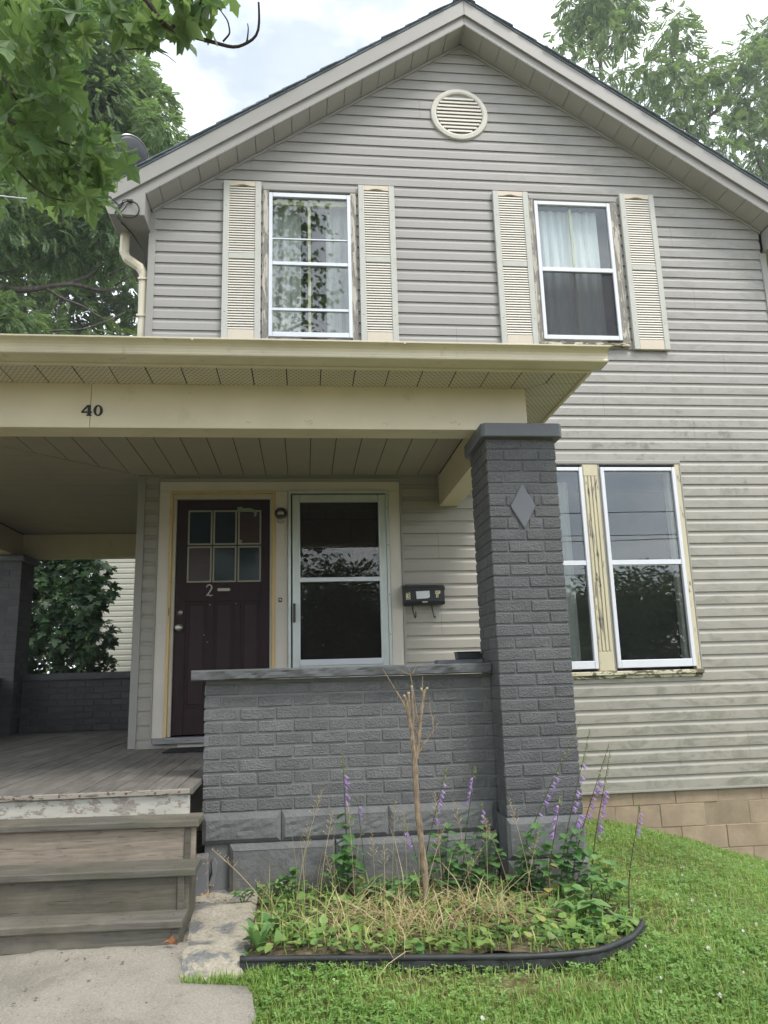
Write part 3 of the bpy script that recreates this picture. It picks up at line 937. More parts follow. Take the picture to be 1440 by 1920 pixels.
# ground floor pair
wn = sub('window', house); wn['label'] = 'paired tall windows joined by a fluted mullion of peeling cream paint'
MB().box(2.93, 4.757, -.034, .03, 3.168, 3.205).build('head_trim', M['trim'], wn, .006)
bar(wn, 'casing', M['casing'], 4.697, 4.742, -.030, .03, 1.225, 3.166)
bar(wn, 'casing', M['casing'], 2.94, 2.985, -.030, .03, 1.225, 3.166)
bar(wn, 'edge_channel', M['trim'], 4.743, 4.757, -.034, .03, 1.20, 3.167)
mu = MB()
mu.box(3.770, 3.921, -.026, .03, 1.225, 3.166)
mu.box(3.776, 3.915, -.034, -.0262, 3.050, 3.160); mu.box(3.776, 3.915, -.034, -.0262, 1.23, 1.40)
for i in range(4): mu.box(3.782+i*.0345, 3.782+i*.0345+.024, -.036, -.0262, 1.405, 3.045)
mu.build('mullion', M['casing'], wn, .002)
for i, (x0, x1) in enumerate(((2.987, 3.766), (3.944, 4.693))):
    MB().frame(x0, x1, 1.250, 3.135, .036, -.042, -.006, .036, .070).build('storm_frame', M['vinyl'], wn, .004)
    bar(wn, 'meeting_rail', M['vinyl'], x0+.036, x1-.036, -.038, -.004, 2.192, 2.236)
    bar(wn, 'pane', M['glass'], x0+.036, x1-.036, -.020, -.017, 2.236, 3.098, bevel=0)
    bar(wn, 'pane', M['glass'], x0+.036, x1-.036, -.010, -.007, 1.320, 2.192, bevel=0)
    bar(wn, 'inner_rail', M['drape'], x0+.02, x1-.02, .05, .08, 2.19, 2.25)
bar(wn, 'side_channel', M['trim'], 3.922, 3.943, -.022, .03, 1.225, 3.166)
bar(wn, 'jamb_liner', M['trim'], 4.63, 4.66, .03, .10, 1.3, 3.1)
wavy('curtain', 3.44, 3.70, 1.3, 3.05, .22, M['drape'], wn, 18, .02)
MB().box(2.92, 4.757, -.055, .03, 1.188, 1.224).build('sill', M['sill'], wn, .005)
bar(wn, 'apron', M['sill'], 2.93, 4.75, -.030, .0, 1.160, 1.187)


# shutters: stiles, end panels, mid rail and the louvres one by one
def shutter(x0, x1, zb, zt, lean=0.0):
    sh = sub('shutter', house)
    y0, y1 = -.058, -.020
    sw = .058 if x1-x0 < .37 else .058
    for a, b in ((x0, x0+sw), (x1-sw, x1)):
        MB().box(a, b, y0, y1, zb, zt).build('stile', M['stile'], sh, .004)
    a, b = x0+sw, x1-sw
    zm = zb+(zt-zb)*.517
    MB().box(a, b, y0+.004, y1, zm-.030, zm+.030).build('mid_rail', M['stile'], sh, .003)
    # arched top panel, plain bottom panel
    n = 10
    pts = [(a, zt-.002), (a, zt-.055)]+[(a+(b-a)*t/n, zt-.055+.018*math.sin(PI*min(1, max(0, (t/n-.18)/.64)))) for t in range(1, n)]+[(b, zt-.055), (b, zt-.002)]
    MB().prism(pts[::-1], y0+.005, y1).build('end_panel', M['peach'], sh)
    MB().box(a, b, y0+.005, y1, zb+.002, zb+.105).build('end_panel', M['peach'], sh, .003)
    MB().box(a, b, y1-.006, y1-.001, zb+.1, zt-.05).build('back_board', M['louver'], sh)
    me = None
    for lo, hi in ((zb+.110, zm-.034), (zm+.034, zt-.058)):
        n = int(round((hi-lo)/.0272))
        for i in range(n):
            z = lo+(hi-lo)*i/n; p = (hi-lo)/n
            if me is None:
                me = MB().prism([(y1-.008, p*.98), (y0+.011, p*.70), (y0+.005, p*.02), (y0+.012, .0), (y1-.008, p*.5)], 0, b-a, 'x').mesh('slat')
                me.materials.append(M['louver'])
            o = put('slat', me, None, sh); o.location = (a, 0, z)
    for zz in (zb+.28, zt-.28):
        for xx in (x0+sw*.5, x1-sw*.5):
            MB().lathe([(.004, 0), (.004, -.002)], (xx, y0, zz), 'y', 6).build('screw', M['ink'], sh)


shutter(.357, .722, 4.372, 6.058)
shutter(1.682, 2.046, 4.372, 6.066)
shutter(3.060, 3.430, 4.372, 6.064)
shutter(4.410, 4.782, 4.348, 6.089)

# ---- front entrance: pale surround, plum door, storm door
en = sub('entrance', house); en['label'] = 'pale plywood door surround with bare yellow jambs'
YS = -.026
for b in ((-.155, -.058, .782, 2.908), (.868, .980, .782, 2.908), (1.896, 2.003, .782, 2.908), (-.155, 2.003, 2.909, 2.998)):
    MB().box(b[0], b[1], YS, .03, b[2], b[3]).build('surround_board', M['ply'], en, .003)
MB().box(-.162, 2.012, YS-.014, .02, 2.999, 3.030).build('surround_cap', M['trim'], en, .004)
MB().box(2.0035, 2.022, YS-.008, .02, .80, 2.998).build('surround_edge', M['trim'], en, .003)
MB().box(-.168, -.1555, YS-.008, .02, .80, 2.998).build('surround_edge', M['trim'], en, .003)
for a, b in ((-.0575, -.034), (.842, .8675)):
    MB().box(a, b, -.036, .05, .785, 2.884).build('bare_jamb', M['yellow'], en, .003)
MB().box(-.0575, .8675, -.038, .05, 2.885, 2.9085).build('bare_jamb', M['yellow'], en, .003)
for a, b in ((-.0335, -.004), (.820, .8415)):
    MB().box(a, b, -.016, .06, .785, 2.838).build('jamb', M['jamb'], en, .003)
MB().box(-.0335, .8415, -.016, .06, 2.839, 2.8845).build('jamb', M['jamb'], en, .003)
MB().box(-.14, .90, -.075, .03, .735, .783).build('threshold', wood_mat('grey_threshold', (.26, .26, .255), 'x', 0, (.36, .35, .33), .3), en, .006)
MB().box(.06, .93, -.030, .02, .702, .734).build('threshold_block', M['ply'], en, .004)
bar(en, 'splice', M['ink'], -.045, -.040, -.0385, -.036, 1.80, 1.87)

dr = sub('door', house); dr['label'] = 'dark plum six light front door with a pale script 2 and three tall panels'
DY = .010
rails = MB()
rails.box(-.002, .818, DY+.012, DY+.044, .80, 2.836)
for b in ((-.002, .094, .80, 2.836), (.742, .818, .80, 2.836)): rails.box(b[0], b[1], DY, DY+.013, b[2], b[3])
for b in ((.0945, .7415, 2.742, 2.836), (.0945, .7415, 1.925, 2.088), (.0945, .7415, .80, 1.015), (.0945, .7415, 2.414, 2.424),
          (.279, .331, 1.0155, 1.9245), (.513, .567, 1.0155, 1.9245), (.309, .316, 2.0885, 2.4135), (.525, .534, 2.0885, 2.4135), (.309, .316, 2.4245, 2.7415), (.525, .534, 2.4245, 2.7415)):
    rails.box(b[0], b[1], DY+.0006, DY+.013, b[2], b[3])
rails.build('door_leaf', M['door'], dr, .002)
for a, b in ((.105, .268), (.342, .502), (.578, .731)):
    MB().box(a+.02, b-.02, DY+.004, DY+.0125, 1.045, 1.895).build('door_panel', M['doorpanel'], dr, .006)
cols = ('paneteal', 'paneteal', 'panebrown', 'panebrown', 'paneteal', 'paneteal')
for i in range(6):
    r, c = divmod(i, 3)
    x0, x1 = ((.0945, .3085), (.3165, .5245), (.5345, .7415))[c]
    z0, z1 = ((2.4245, 2.7415), (2.0885, 2.4135))[r]
    MB().box(x0+.01, x1-.01, DY+.006, DY+.0122, z0+.01, z1-.01).build('door_pane', M[cols[i]], dr)
    MB().frame(x0+.001, x1-.001, z0+.001, z1-.001, .0135, DY-.004, DY+.011).build('pane_bead', M['panetrim'], dr, .002)
# script 2, letter slot, lock, knob
two = [(.268, 2.045), (.275, 2.062), (.292, 2.069), (.308, 2.062), (.314, 2.046), (.309, 2.028), (.297, 2.008), (.283, 1.988), (.268, 1.972), (.280, 1.979), (.294, 1.976), (.308, 1.971), (.322, 1.979)]
MB().stroke(two, [.006, .009, .010, .011, .012, .012, .011, .010, .008, .010, .011, .010, .005], DY-.005, DY-.0005).build('numeral', M['silver'], dr)
sl = [(.372+.010*math.cos(t), 2.0235+.013*math.sin(t)) for t in np.linspace(PI/2, 1.5*PI, 7)]+[(.464+.010*math.cos(t), 2.0235+.013*math.sin(t)) for t in np.linspace(-PI/2, PI/2, 7)]
MB().prism(sl, DY-.006, DY-.0005).build('letter_slot', M['silver'], dr, .002)
MB().lathe([(.022, 0), (.022, -.008), (.017, -.014), (.009, -.016), (.009, -.020), (.004, -.021)], (.047, DY, 1.829), 'y', 18).build('deadbolt', M['steel'], dr, smooth=True)
MB().lathe([(.032, 0), (.032, -.006), (.014, -.012), (.014, -.030), (.026, -.042), (.029, -.056), (.022, -.066), (.008, -.068)], (.043, DY, 1.697), 'y', 18).build('door_knob', M['steel'], dr, smooth=True)
for x, z in ((.525, 1.900), (.30, 1.892), (.255, 1.63), (.285, 1.57)):
    MB().lathe([(.005, 0), (.003, -.003)], (x, DY, z), 'y', 6).build('nail_head', M['silver'], dr)

sd = sub('storm_door', house); sd['label'] = 'aluminium storm door over a second dark six light door'
MB().frame(.983, 1.893, .80, 2.911, .024, -.048, .0, .028, .03).build('outer_frame', M['oldalu'], sd, .003)
MB().frame(1.019, 1.869, .815, 2.872, .066, -.044, -.014, .070, .55).build('door_frame', M['oldalu'], sd, .006)
MB().frame(1.077, 1.811, 1.36, 2.812, .012, -.050, -.012).build('glass_stop', M['oldalu'], sd, .003)
bar(sd, 'cross_rail', M['alu'], 1.085, 1.803, -.048, -.014, 2.074, 2.112)
bar(sd, 'bottom_rail', M['alu'], 1.085, 1.803, -.054, -.014, 1.345, 1.397)
bar(sd, 'pane', M['glass_dark'], 1.086, 1.802, -.034, -.031, 2.112, 2.802, bevel=0)
bar(sd, 'pane', M['glass_dark'], 1.086, 1.802, -.028, -.025, 1.397, 2.074, bevel=0)
hd = MB().box(1.026, 1.048, -.060, -.044, 1.72, 1.885); hd.box(1.028, 1.046, -.082, -.060, 1.83, 1.86); hd.box(1.030, 1.044, -.088, -.074, 1.715, 1.86)
hd.build('handle', M['black'], sd, .003)
for z in (2.75, 2.4, 1.95, 1.6): MB().lathe([(.005, 0), (.004, -.003)], (1.882, -.048, z), 'y', 6).build('screw', M['ink'], sd)
ind = MB().box(1.03, 1.86, .06, .095, .80, 2.86)
for b in ((1.03, 1.11, .80, 2.86), (1.78, 1.86, .80, 2.86), (1.1105, 1.7795, 2.75, 2.86), (1.1105, 1.7795, 2.385, 2.43), (1.1105, 1.7795, 1.9, 2.06), (1.315, 1.345, 2.061, 2.749), (1.548, 1.578, 2.061, 2.749)):
    ind.box(b[0], b[1], .044, .061, b[2], b[3])
ind.build('inner_door', M['door'], sd, .003)
for c in range(3):
    for r in range(2):
        a = (1.1105, 1.3455, 1.5785)[c]; b = (1.3145, 1.5475, 1.7795)[c]; z0 = (2.0605, 2.4305)[r]; z1 = (2.3845, 2.7495)[r]
        MB().frame(a+.006, b-.006, z0+.006, z1-.006, .008, .046, .058).build('pane_bead', M['doorpanel'], sd)

# ---- the rear wing glimpsed through the porch
wing = thing('rear_wing', 'strip of pale weathered siding seen through the rear porch opening', 'building')
yw = 10.0
a = at(190, 1046, y=yw); b = at(178, 1250, y=yw)
xl = float((a[0]+b[0])/2)
k = 0
while Z0+k*PIT < 6.2:
    m = course(Z0+k*PIT, 9, xl+.10, xl+3.2, [], False, yw)
    m.build('siding_panel', M['siding_far'], wing, fixn=False); k += 1
MB().box(xl, xl+.10, yw-.03, yw+.05, 0, 6.2).build('corner_board', M['trim'], wing)
MB().box(xl+.02, XL+.3, yw+.012, yw+4, -.5, 6.2).build('wall', M['wall'], wing)
MB().prism([(xl-.3, 6.2), (xl+3, 6.2), (xl+3, 7.4)], yw-.2, yw+4).build('roof', M['roof'], wing)

# ================================================================== PORCH
porch = thing('porch', 'wraparound front porch with cream beam, vented soffit and weathered plank floor', 'porch')
FY, ZB, ZC = -2.255, 2.761, 3.052            # beam face, beam underside, ceiling
XS = -2.30                                   # inner side of the far left beam
for a, b in ((-2.75, -.1655), (-.1632, 2.556)):
    MB().box(a, b, FY, FY+.022, ZB, ZC-.003).build('beam_face', M['cream'], porch, .003)
MB().box(-2.75, 2.55, FY+.0225, FY+.20, ZB+.004, ZC-.002).build('beam', M['cream'], porch, .004)
MB().box(2.372, 2.55, FY+.201, -.024, ZB, ZC-.002).build('side_beam', M['cream'], porch, .004)
MB().box(XS-.18, XS, FY+.201, 2.95, ZB, ZC-.002).build('side_beam', M['cream'], porch, .004)
MB().box(XS+.001, XL-.03, 2.76, 2.94, ZB, ZC-.002).build('rear_beam', M['cream'], porch, .004)

for x, z, w_, h_ in ((.77, 2.80, .03, .006), (1.13, 2.81, .05, .008), (1.16, 2.795, .02, .004), (1.62, 2.80, .04, .006), (2.05, 2.81, .045, .007), (2.10, 2.80, .02, .005), (.42, 2.99, .01, .004)):
    pts_ = [(x+w_*t, z+h_*math.sin(t*9+x*7)+rnd.uniform(-.003, .003)) for t in np.linspace(0, 1, 6)]
    MB().stroke(pts_, [.001, .003, .0015, .003, .002, .001], FY-.0008, FY-.0002).build('scuff', M['greyscuff'], porch)
for x in np.arange(-1.6, 2.5, .61):
    MB().lathe([(.0035, 0), (.0030, -.0012)], (float(x), FY, 3.02), 'y', 6).build('nail_head', M['cream'], porch)

# soffit and ceiling: one metal panel after another, a small gap between them
def panel(poly, z, mat, name, t=.006):
    return MB().prism(poly, z, z+t, 'z').build(name, mat, porch, .0015)


YE, XE = -2.555, 2.865                        # outer edges of the soffit
x = XE
while x > -2.9:
    a, b = x-.205, x
    # strip clipped by the mitre to the corner (2.557,FY)-(XE,YE)
    def yin(q): return FY if q <= 2.557 else FY-(q-2.557)*(FY-YE)/(XE-2.557)
    pts = [(a+.006, YE), (b, YE)]
    if b > 2.557 and a < 2.557: pts += [(b, yin(b)), (2.557, FY-.001), (a+.006, FY-.001)]
    else: pts += [(b, yin(b)), (a+.006, yin(a+.006))]
    if abs(pts[1][1]-pts[2][1]) < .004: pts.pop(2)
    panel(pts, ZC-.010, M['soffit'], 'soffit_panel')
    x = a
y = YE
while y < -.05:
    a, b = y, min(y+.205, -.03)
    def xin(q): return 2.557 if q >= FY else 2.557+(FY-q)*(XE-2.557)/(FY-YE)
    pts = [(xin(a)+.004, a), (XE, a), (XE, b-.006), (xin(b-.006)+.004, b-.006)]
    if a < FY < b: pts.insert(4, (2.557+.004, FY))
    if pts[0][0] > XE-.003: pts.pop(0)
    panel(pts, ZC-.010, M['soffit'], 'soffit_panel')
    y += .205
# front ceiling strips run front to back, the side bay's strips run across; they meet on a mitre from the house corner
yi = FY+.20
x = 2.371
while x > XS:
    a, b = max(x-.199, XS), x
    def yt(q): return -.022 if q >= XL-.03 else -.022+(q-(XL-.03))*1.02
    pts = [(a+.006, yi+.001), (b, yi+.001), (b, yt(b)), (a+.006, yt(a+.006))]
    if a < XL-.03 < b: pts.insert(3, (XL-.03, -.022))
    if yt(a) < yi: break
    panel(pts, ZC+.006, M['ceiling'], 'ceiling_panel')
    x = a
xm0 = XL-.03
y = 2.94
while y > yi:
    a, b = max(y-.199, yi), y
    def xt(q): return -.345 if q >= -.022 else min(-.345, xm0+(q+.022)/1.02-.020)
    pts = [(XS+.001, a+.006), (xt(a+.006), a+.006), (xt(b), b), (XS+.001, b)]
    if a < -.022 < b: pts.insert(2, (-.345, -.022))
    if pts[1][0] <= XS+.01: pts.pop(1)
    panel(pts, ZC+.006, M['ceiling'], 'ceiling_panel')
    y = a
MB().box(XL-.02, 2.371, -.021, -.002, ZC-.012, ZC+.012).build('ceiling_trim', M['trim'], porch, .003)
MB().box(XL-.045, XL-.022, -.021, 2.755, ZC-.012, ZC+.012).build('ceiling_trim', M['trim'], porch, .003)
MB().box(-3.4, 2.9, -2.56, -.03, ZC+.02, ZC+.03).build('ceiling_backing', M['wall'], porch)
MB().box(-2.9, XL-.03, -.03, 3.3, ZC+.02, ZC+.03).build('ceiling_backing', M['wall'], porch)

# fascia and the K-style gutter
MB().box(-3.2, XE+.022, YE-.028, YE-.001, ZC-.022, ZC+.10).build('fascia', M['gutter'], porch, .003)
MB().box(XE+.001, XE+.026, YE, -.025, ZC-.022, ZC+.10).build('fascia', M['gutter'], porch, .003)
MB().box(XE+.0265, XE+.040, YE-.02, -.025, ZC+.02, ZC+.112).build('fascia_trim', M['gutter'], porch, .003)
gx = 2.935
gprof = [(YE-.030, 3.040), (-2.700, 3.040), (-2.709, 3.044), (-2.711, 3.054), (-2.703, 3.060), (-2.704, 3.080), (-2.709, 3.096), (-2.722, 3.108), (-2.742, 3.115), (-2.756, 3.118), (-2.757, 3.128), (-2.747, 3.128),
         (-2.745, 3.120), (-2.70, 3.10), (YE-.030, 3.10)]
MB().prism(gprof, -3.4, gx-.004, 'x').build('gutter', M['gutter'], porch, .0015)
MB().prism([(p[0]-.001 if i else p[0], p[1]) for i, p in enumerate(gprof[:11])]+[(YE-.03, 3.128)], gx-.0035, gx+.001, 'x').build('gutter_end_cap', M['gutter'], porch)
for x in (-1.9, -.7, .5, 1.7): MB().box(x, x+.010, -2.758, YE-.03, 3.112, 3.121).build('gutter_strap', M['gutter'], porch)
# low hipped roof
ze, zr = 3.135, 3.93
V = [(-2.95, -2.70, ze), (2.93, -2.70, ze), (2.93, -.02, ze), (1.3, -.02, zr), (-.36, -.02, zr), (-.36, 3.3, zr), (-2.95, 3.3, ze), (-.36, -.02, ze), (-.36, 3.3, ze)]
me = bpy.data.meshes.new('roof'); me.from_pydata(V, [], [(0, 1, 3, 4), (1, 2, 3), (0, 4, 5, 6)]); put('roof', me, M['roof'], porch)

# plank floor, front to back
FZ = .70
x = -2.287
while x < .46:
    w_ = .083
    z = FZ+rnd.uniform(-.0022, .0015)
    MB().box(x+.0018, x+w_-.0018, -2.502+rnd.uniform(-.006, .004), 2.80, z-.03, z).build('floor_plank', M['floorwood'], porch, .002)
    x += w_
x = .5335
while x < 2.24:
    MB().box(x+.0018, x+.0812, -1.945, -.024, FZ-.03, FZ).build('floor_plank', M['floorwood'], porch, .002); x += .083
MB().box(-2.30, .50, -2.455, 2.80, FZ-.07, FZ-.036).build('floor_joist', M['wall'], porch)
MB().box(-1.6, .520, -2.516, -2.509, FZ-.030, FZ-.003).build('floor_nosing', M['nosing'], porch, .003)
MB().box(-1.6, .518, -2.498, -2.470, .545, FZ-.033).build('skirt_board', M['skirt'], porch, .003)
for i in range(15):
    x = -1.2+i*.118+rnd.uniform(-.02, .02)
    MB().lathe([(.006, 0), (.004, -.004)], (x, -2.5165, FZ-.014+rnd.uniform(-.004, .004)), 'y', 6).build('nail_head', M['rust'], porch)
# under-floor darkness is closed in by a plain board
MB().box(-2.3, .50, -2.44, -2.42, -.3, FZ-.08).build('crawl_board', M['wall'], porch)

# wooden steps
steps = thing('wooden_steps', 'weathered wooden steps with mossy treads below the porch floor', 'steps')
T = [(-2.687, .572, .035), (-2.865, .388, .036), (-3.003, .205, .035)]
prev = -2.49
for i, (yf, z, h) in enumerate(T):
    xr = (.592, .604, .570)[i]
    m = MB().box(-1.3, xr, yf, prev+.02 if i == 0 else T[i-1][0]+.045, z-h, z)
    m.v = [(vx_, vy_, vz_+(.006-vx_*.014)) for vx_, vy_, vz_ in m.v]
    m.build('tread', M['tread'], steps, .006, 2)
    zr_ = (T[i+1][1] if i < 2 else .10)
    m = MB().box(-1.3, xr-(.018, .032, .03)[i], yf+.026, yf+.052, zr_-.012, z-h-.001)
    m.v = [(vx_, vy_, vz_+(.006-vx_*.014)) for vx_, vy_, vz_ in m.v]
    m.build('riser', (M['riserpink'], M['risergrey'], M['tread'])[i], steps, .003)
for i, (yf, z, h) in enumerate(T):
    for x in (-.42, -.05, .31, .50):
        for dx in (0, .018):
            xx = x+dx+rnd.uniform(-.01, .01)
            MB().lathe([(.0035, -.001), (.0035, .0012)], (xx, yf+.05+dx*2, z+.006-xx*.014), 'z', 6).build('nail_head', M['rust'], steps)
sp = [(-2.44, .53), (-2.67, .53), (-2.67, .35), (-2.85, .35), (-2.85, .165), (-2.99, .165), (-2.99, .09), (-2.44, -.1)]
MB().prism(sp, .520, .552, 'x').build('stringer', M['risergrey'], steps, .003)
MB().prism(sp, -1.2, -1.168, 'x').build('stringer', M['risergrey'], steps, .003)

# ------------------------------------------------------------------ brickwork
def brick_variants(l, d, h, n=5):
    res = []
    for i in range(n):
        b = MB().box(0, l, 0, d, 0, h)
        me = b.mesh('brick')
        bm = bmesh.new(); bm.from_mesh(me)
        bmesh.ops.recalc_face_normals(bm, faces=bm.faces)
        bmesh.ops.bevel(bm, geom=list(bm.edges), offset=.0045, segments=1, affect='EDGES')
        for v in bm.verts:
            v.co += Vector((rnd.uniform(-.0018, .0018), rnd.uniform(-.0020, .0015), rnd.uniform(-.0016, .0016)))
        bm.to_mesh(me); bm.free()
        res.append(me)
    return res


_bv = {}


def brick(parent, mat, x, y, z, l, h=.0615, d=.03, axis='x'):
    key = (round(l, 3), round(h, 3), mat.name)
    if key not in _bv:
        _bv[key] = brick_variants(l, d, h, 4)
        for me in _bv[key]: me.materials.append(mat)
    o = put('brick', rnd.choice(_bv[key]), None, parent)
    o.location = (x, y+rnd.uniform(-.0022, .0022), z)
    o.rotation_euler = (rnd.uniform(-.012, .012), rnd.uniform(-.004, .004), rnd.uniform(-.008, .008))
    if axis == 'yl': o.rotation_euler.z += -PI/2; o.location = (x+rnd.uniform(-.0015, .0015), y, z)
    return o


def run(parent, mat, x0, x1, z, y, first, L=.1985, gap=.009, axis='x', h=.0615):
    """lay bricks from x0 to x1, the first one 'first' long"""
    p = x0; l = first
    while p < x1-.02:
        q = min(p+l, x1)
        if x1-q < .035: q = x1
        if axis == 'x': brick(parent, mat, p, y, z, q-p, h)
        else: brick(parent, mat, y, x1-(p-x0), z, q-p, h, axis='yl')
        p = q+gap; l = L


def bevel_block(parent, mat, x0, x1, y, z0, z1, d=.12, out=.014, inset=.020, top=.034):
    """rock-moulded base stone: a raised field with a wide splayed edge"""
    v = [(x0, y, z0), (x1, y, z0), (x1, y, z1), (x0, y, z1)]
    f = [(x0+inset, y-out, z0+inset), (x1-inset, y-out, z0+inset), (x1-inset, y-out, z1-top), (x0+inset, y-out, z1-top)]
    b = [(x0, y+d, z0), (x1, y+d, z0), (x1, y+d, z1), (x0, y+d, z1)]
    m = MB().add(v+f+b, [(0, 1, 5, 4), (1, 2, 6, 5), (2, 3, 7, 6), (3, 0, 4, 7), (8, 11, 10, 9), (0, 8, 9, 1), (1, 9, 10, 2), (2, 10, 11, 3), (3, 11, 8, 0)])
    # hand-dressed face: a shallow uneven grid
    nx, nz2 = max(4, int((x1-x0)/.045)), 5
    G_ = [[(x0+inset+(x1-x0-2*inset)*i/nx, y-out+(rnd.uniform(-.0035, .003) if 0 < i < nx and 0 < j < nz2 else 0), z0+inset+(z1-top-z0-inset)*j/nz2) for i in range(nx+1)] for j in range(nz2+1)]
    m.add([p for r_ in G_ for p in r_], [(j*(nx+1)+i, j*(nx+1)+i+1, (j+1)*(nx+1)+i+1, (j+1)*(nx+1)+i) for j in range(nz2) for i in range(nx)])
    for i_ in range(8):
        a_ = m.v[i_]; m.v[i_] = (a_[0]+rnd.uniform(-.002, .002), a_[1], a_[2]+rnd.uniform(-.003, .003))
    return m.build('base_stone', M['basestone'], parent, smooth=False)


def rock_cap(parent, x0, x1, y0, y1, z0, z1, name='capstone', amp=.012, seed=0, mat=None):
    """thick coping with a quarry-split front and flat top"""
    nx = max(6, int((x1-x0)/.018)); nz_ = 4; ny = 3
    r = np.random.default_rng(seed)
    # smooth random bumps along the length
    xs = np.linspace(0, 1, nx+1)*(x1-x0)
    def ripple(sc): return np.interp(xs, np.arange(0, x1-x0+sc*2, sc), r.uniform(-1, 1, len(np.arange(0, x1-x0+sc*2, sc))))
    prof = [(y1, z0), (y0+.010, z0)]+[(y0, z0+(z1-z0)*t) for t in (.12, .38, .62, .86)]+[(y0+.012, z1), (y1, z1)]
    V = []
    big, mid_ = ripple(.11), ripple(.045)
    for j, (yy, zz) in enumerate(prof):
        a = 1.0 if 2 <= j <= 5 else .4 if j in (1, 6) else 0
        ph = .03*j
        d = (np.interp(xs+ph, xs, big)*.55+np.interp(xs-ph*.5, xs, mid_)*.45+ripple(.03)*.22)*amp*a
        dz = (ripple(.08)*.002-abs(mid_)*.003)*(1 if j in (1, 2, 5) else 0)
        V += [(x0+xs[i], yy+d[i], zz+dz[i]) for i in range(nx+1)]
    F = [(j*(nx+1)+i, j*(nx+1)+i+1, (j+1)*(nx+1)+i+1, (j+1)*(nx+1)+i) for j in range(len(prof)-1) for i in range(nx)]
    F += [tuple(j*(nx+1) for j in range(len(prof))), tuple(j*(nx+1)+nx for j in range(len(prof)-1, -1, -1))]
    m = MB().add(V, F)
    return m.build(name, mat or M['coping'], parent)


CP = .0717                                      # brick course height
para = thing('brick_parapet', 'low grey painted brick wall with a split stone coping beside the steps', 'brick wall')
PY, PX0, PX1 = -2.150, .540, 2.250
MB().box(PX0+.006, PX1, PY+.006, PY+.20, .50, 1.243).build('mortar', M['mortar'], para)
for r in range(10):
    z = .515+r*CP
    run(para, M['brick'], PX0, PX1, z, PY, .198 if r % 2 else .094)
    run(para, M['brick'], PY, PY+.20, z, PX0, .198 if r % 2 == 0 else .094, axis='yl')
rock_cap(para, .470, 2.240, -2.225, -1.975, 1.247, 1.306, seed=4)
xs_ = [.545, .985, 1.60, 2.226]
for i in range(3): bevel_block(para, M['stone'], xs_[i]+.002, xs_[i+1]-.002, -2.168, .352, .510)
xs_ = [.700, 1.29, 1.90, 2.226]
for i in range(3): bevel_block(para, M['stone'], xs_[i]+.002, xs_[i+1]-.002, -2.190, .06, .346)
MB().box(.56, 2.24, -2.155, -1.95, -.2, .51).build('footing', M['mortar'], para)

# front pillar
pil = thing('brick_pillar', 'tall dark grey painted brick pillar with a diamond stone at the front corner', 'pillar')
QX0, QX1, QY0, QY1 = 2.247, 2.690, -2.362, -1.92
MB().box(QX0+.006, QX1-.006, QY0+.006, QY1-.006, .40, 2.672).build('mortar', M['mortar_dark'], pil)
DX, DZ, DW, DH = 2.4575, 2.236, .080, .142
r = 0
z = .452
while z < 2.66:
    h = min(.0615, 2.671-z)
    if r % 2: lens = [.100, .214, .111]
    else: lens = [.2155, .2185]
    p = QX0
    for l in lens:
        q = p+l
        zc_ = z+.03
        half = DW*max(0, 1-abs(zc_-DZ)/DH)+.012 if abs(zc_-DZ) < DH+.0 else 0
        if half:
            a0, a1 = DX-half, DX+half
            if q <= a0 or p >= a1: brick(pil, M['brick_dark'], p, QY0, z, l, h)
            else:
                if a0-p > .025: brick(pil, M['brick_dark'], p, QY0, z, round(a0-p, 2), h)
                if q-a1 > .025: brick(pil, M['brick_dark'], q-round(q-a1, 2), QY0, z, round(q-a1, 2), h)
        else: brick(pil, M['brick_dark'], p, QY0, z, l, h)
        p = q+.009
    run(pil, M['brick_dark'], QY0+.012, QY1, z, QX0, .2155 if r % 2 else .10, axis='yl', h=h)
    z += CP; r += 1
MB().prism([(DX-DW, DZ), (DX, DZ-DH), (DX+DW, DZ), (DX, DZ+DH)], QY0-.010, QY0+.02).build('diamond_stone', M['cap'], pil, .006, 2)
c_ = .022
cx0, cx1, cy0, cy1 = 2.212, 2.730, -2.408, -1.885
poly = [(cx0+c_, cy0), (cx1-c_, cy0), (cx1, cy0+c_), (cx1, cy1-c_), (cx1-c_, cy1), (cx0+c_, cy1), (cx0, cy1-c_), (cx0, cy0+c_)]
MB().prism(poly, 2.672, 2.759, 'z').build('pillar_cap', M['cap'], pil, .006, 2)
bevel_block(pil, M['stone'], QX0-.008, QX1+.002, QY0-.004, .232, .448, out=.015)
bevel_block(pil, M['stone'], QX0-.014, QX1+.006, QY0-.014, -.08, .226, out=.015)
MB().box(QX0-.012, QX1+.006, QY0+.10, QY1, -.2, .448).build('footing', M['mortar_dark'], pil)

# rear pillar and rear / side walls of the porch
rp_ = thing('rear_pillar', 'dark brick pillar at the far left back corner of the porch', 'pillar')
ax, ay = -2.19, 2.50
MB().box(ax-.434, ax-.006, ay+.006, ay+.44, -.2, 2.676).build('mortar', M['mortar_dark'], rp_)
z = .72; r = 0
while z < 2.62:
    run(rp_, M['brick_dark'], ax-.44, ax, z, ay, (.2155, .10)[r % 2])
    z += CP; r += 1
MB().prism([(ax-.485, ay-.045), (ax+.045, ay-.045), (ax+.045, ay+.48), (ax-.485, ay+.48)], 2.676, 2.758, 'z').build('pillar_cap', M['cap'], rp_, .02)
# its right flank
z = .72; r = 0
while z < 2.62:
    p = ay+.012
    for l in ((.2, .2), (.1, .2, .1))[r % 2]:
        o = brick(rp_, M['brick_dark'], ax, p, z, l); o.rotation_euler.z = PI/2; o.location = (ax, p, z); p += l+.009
    z += CP; r += 1

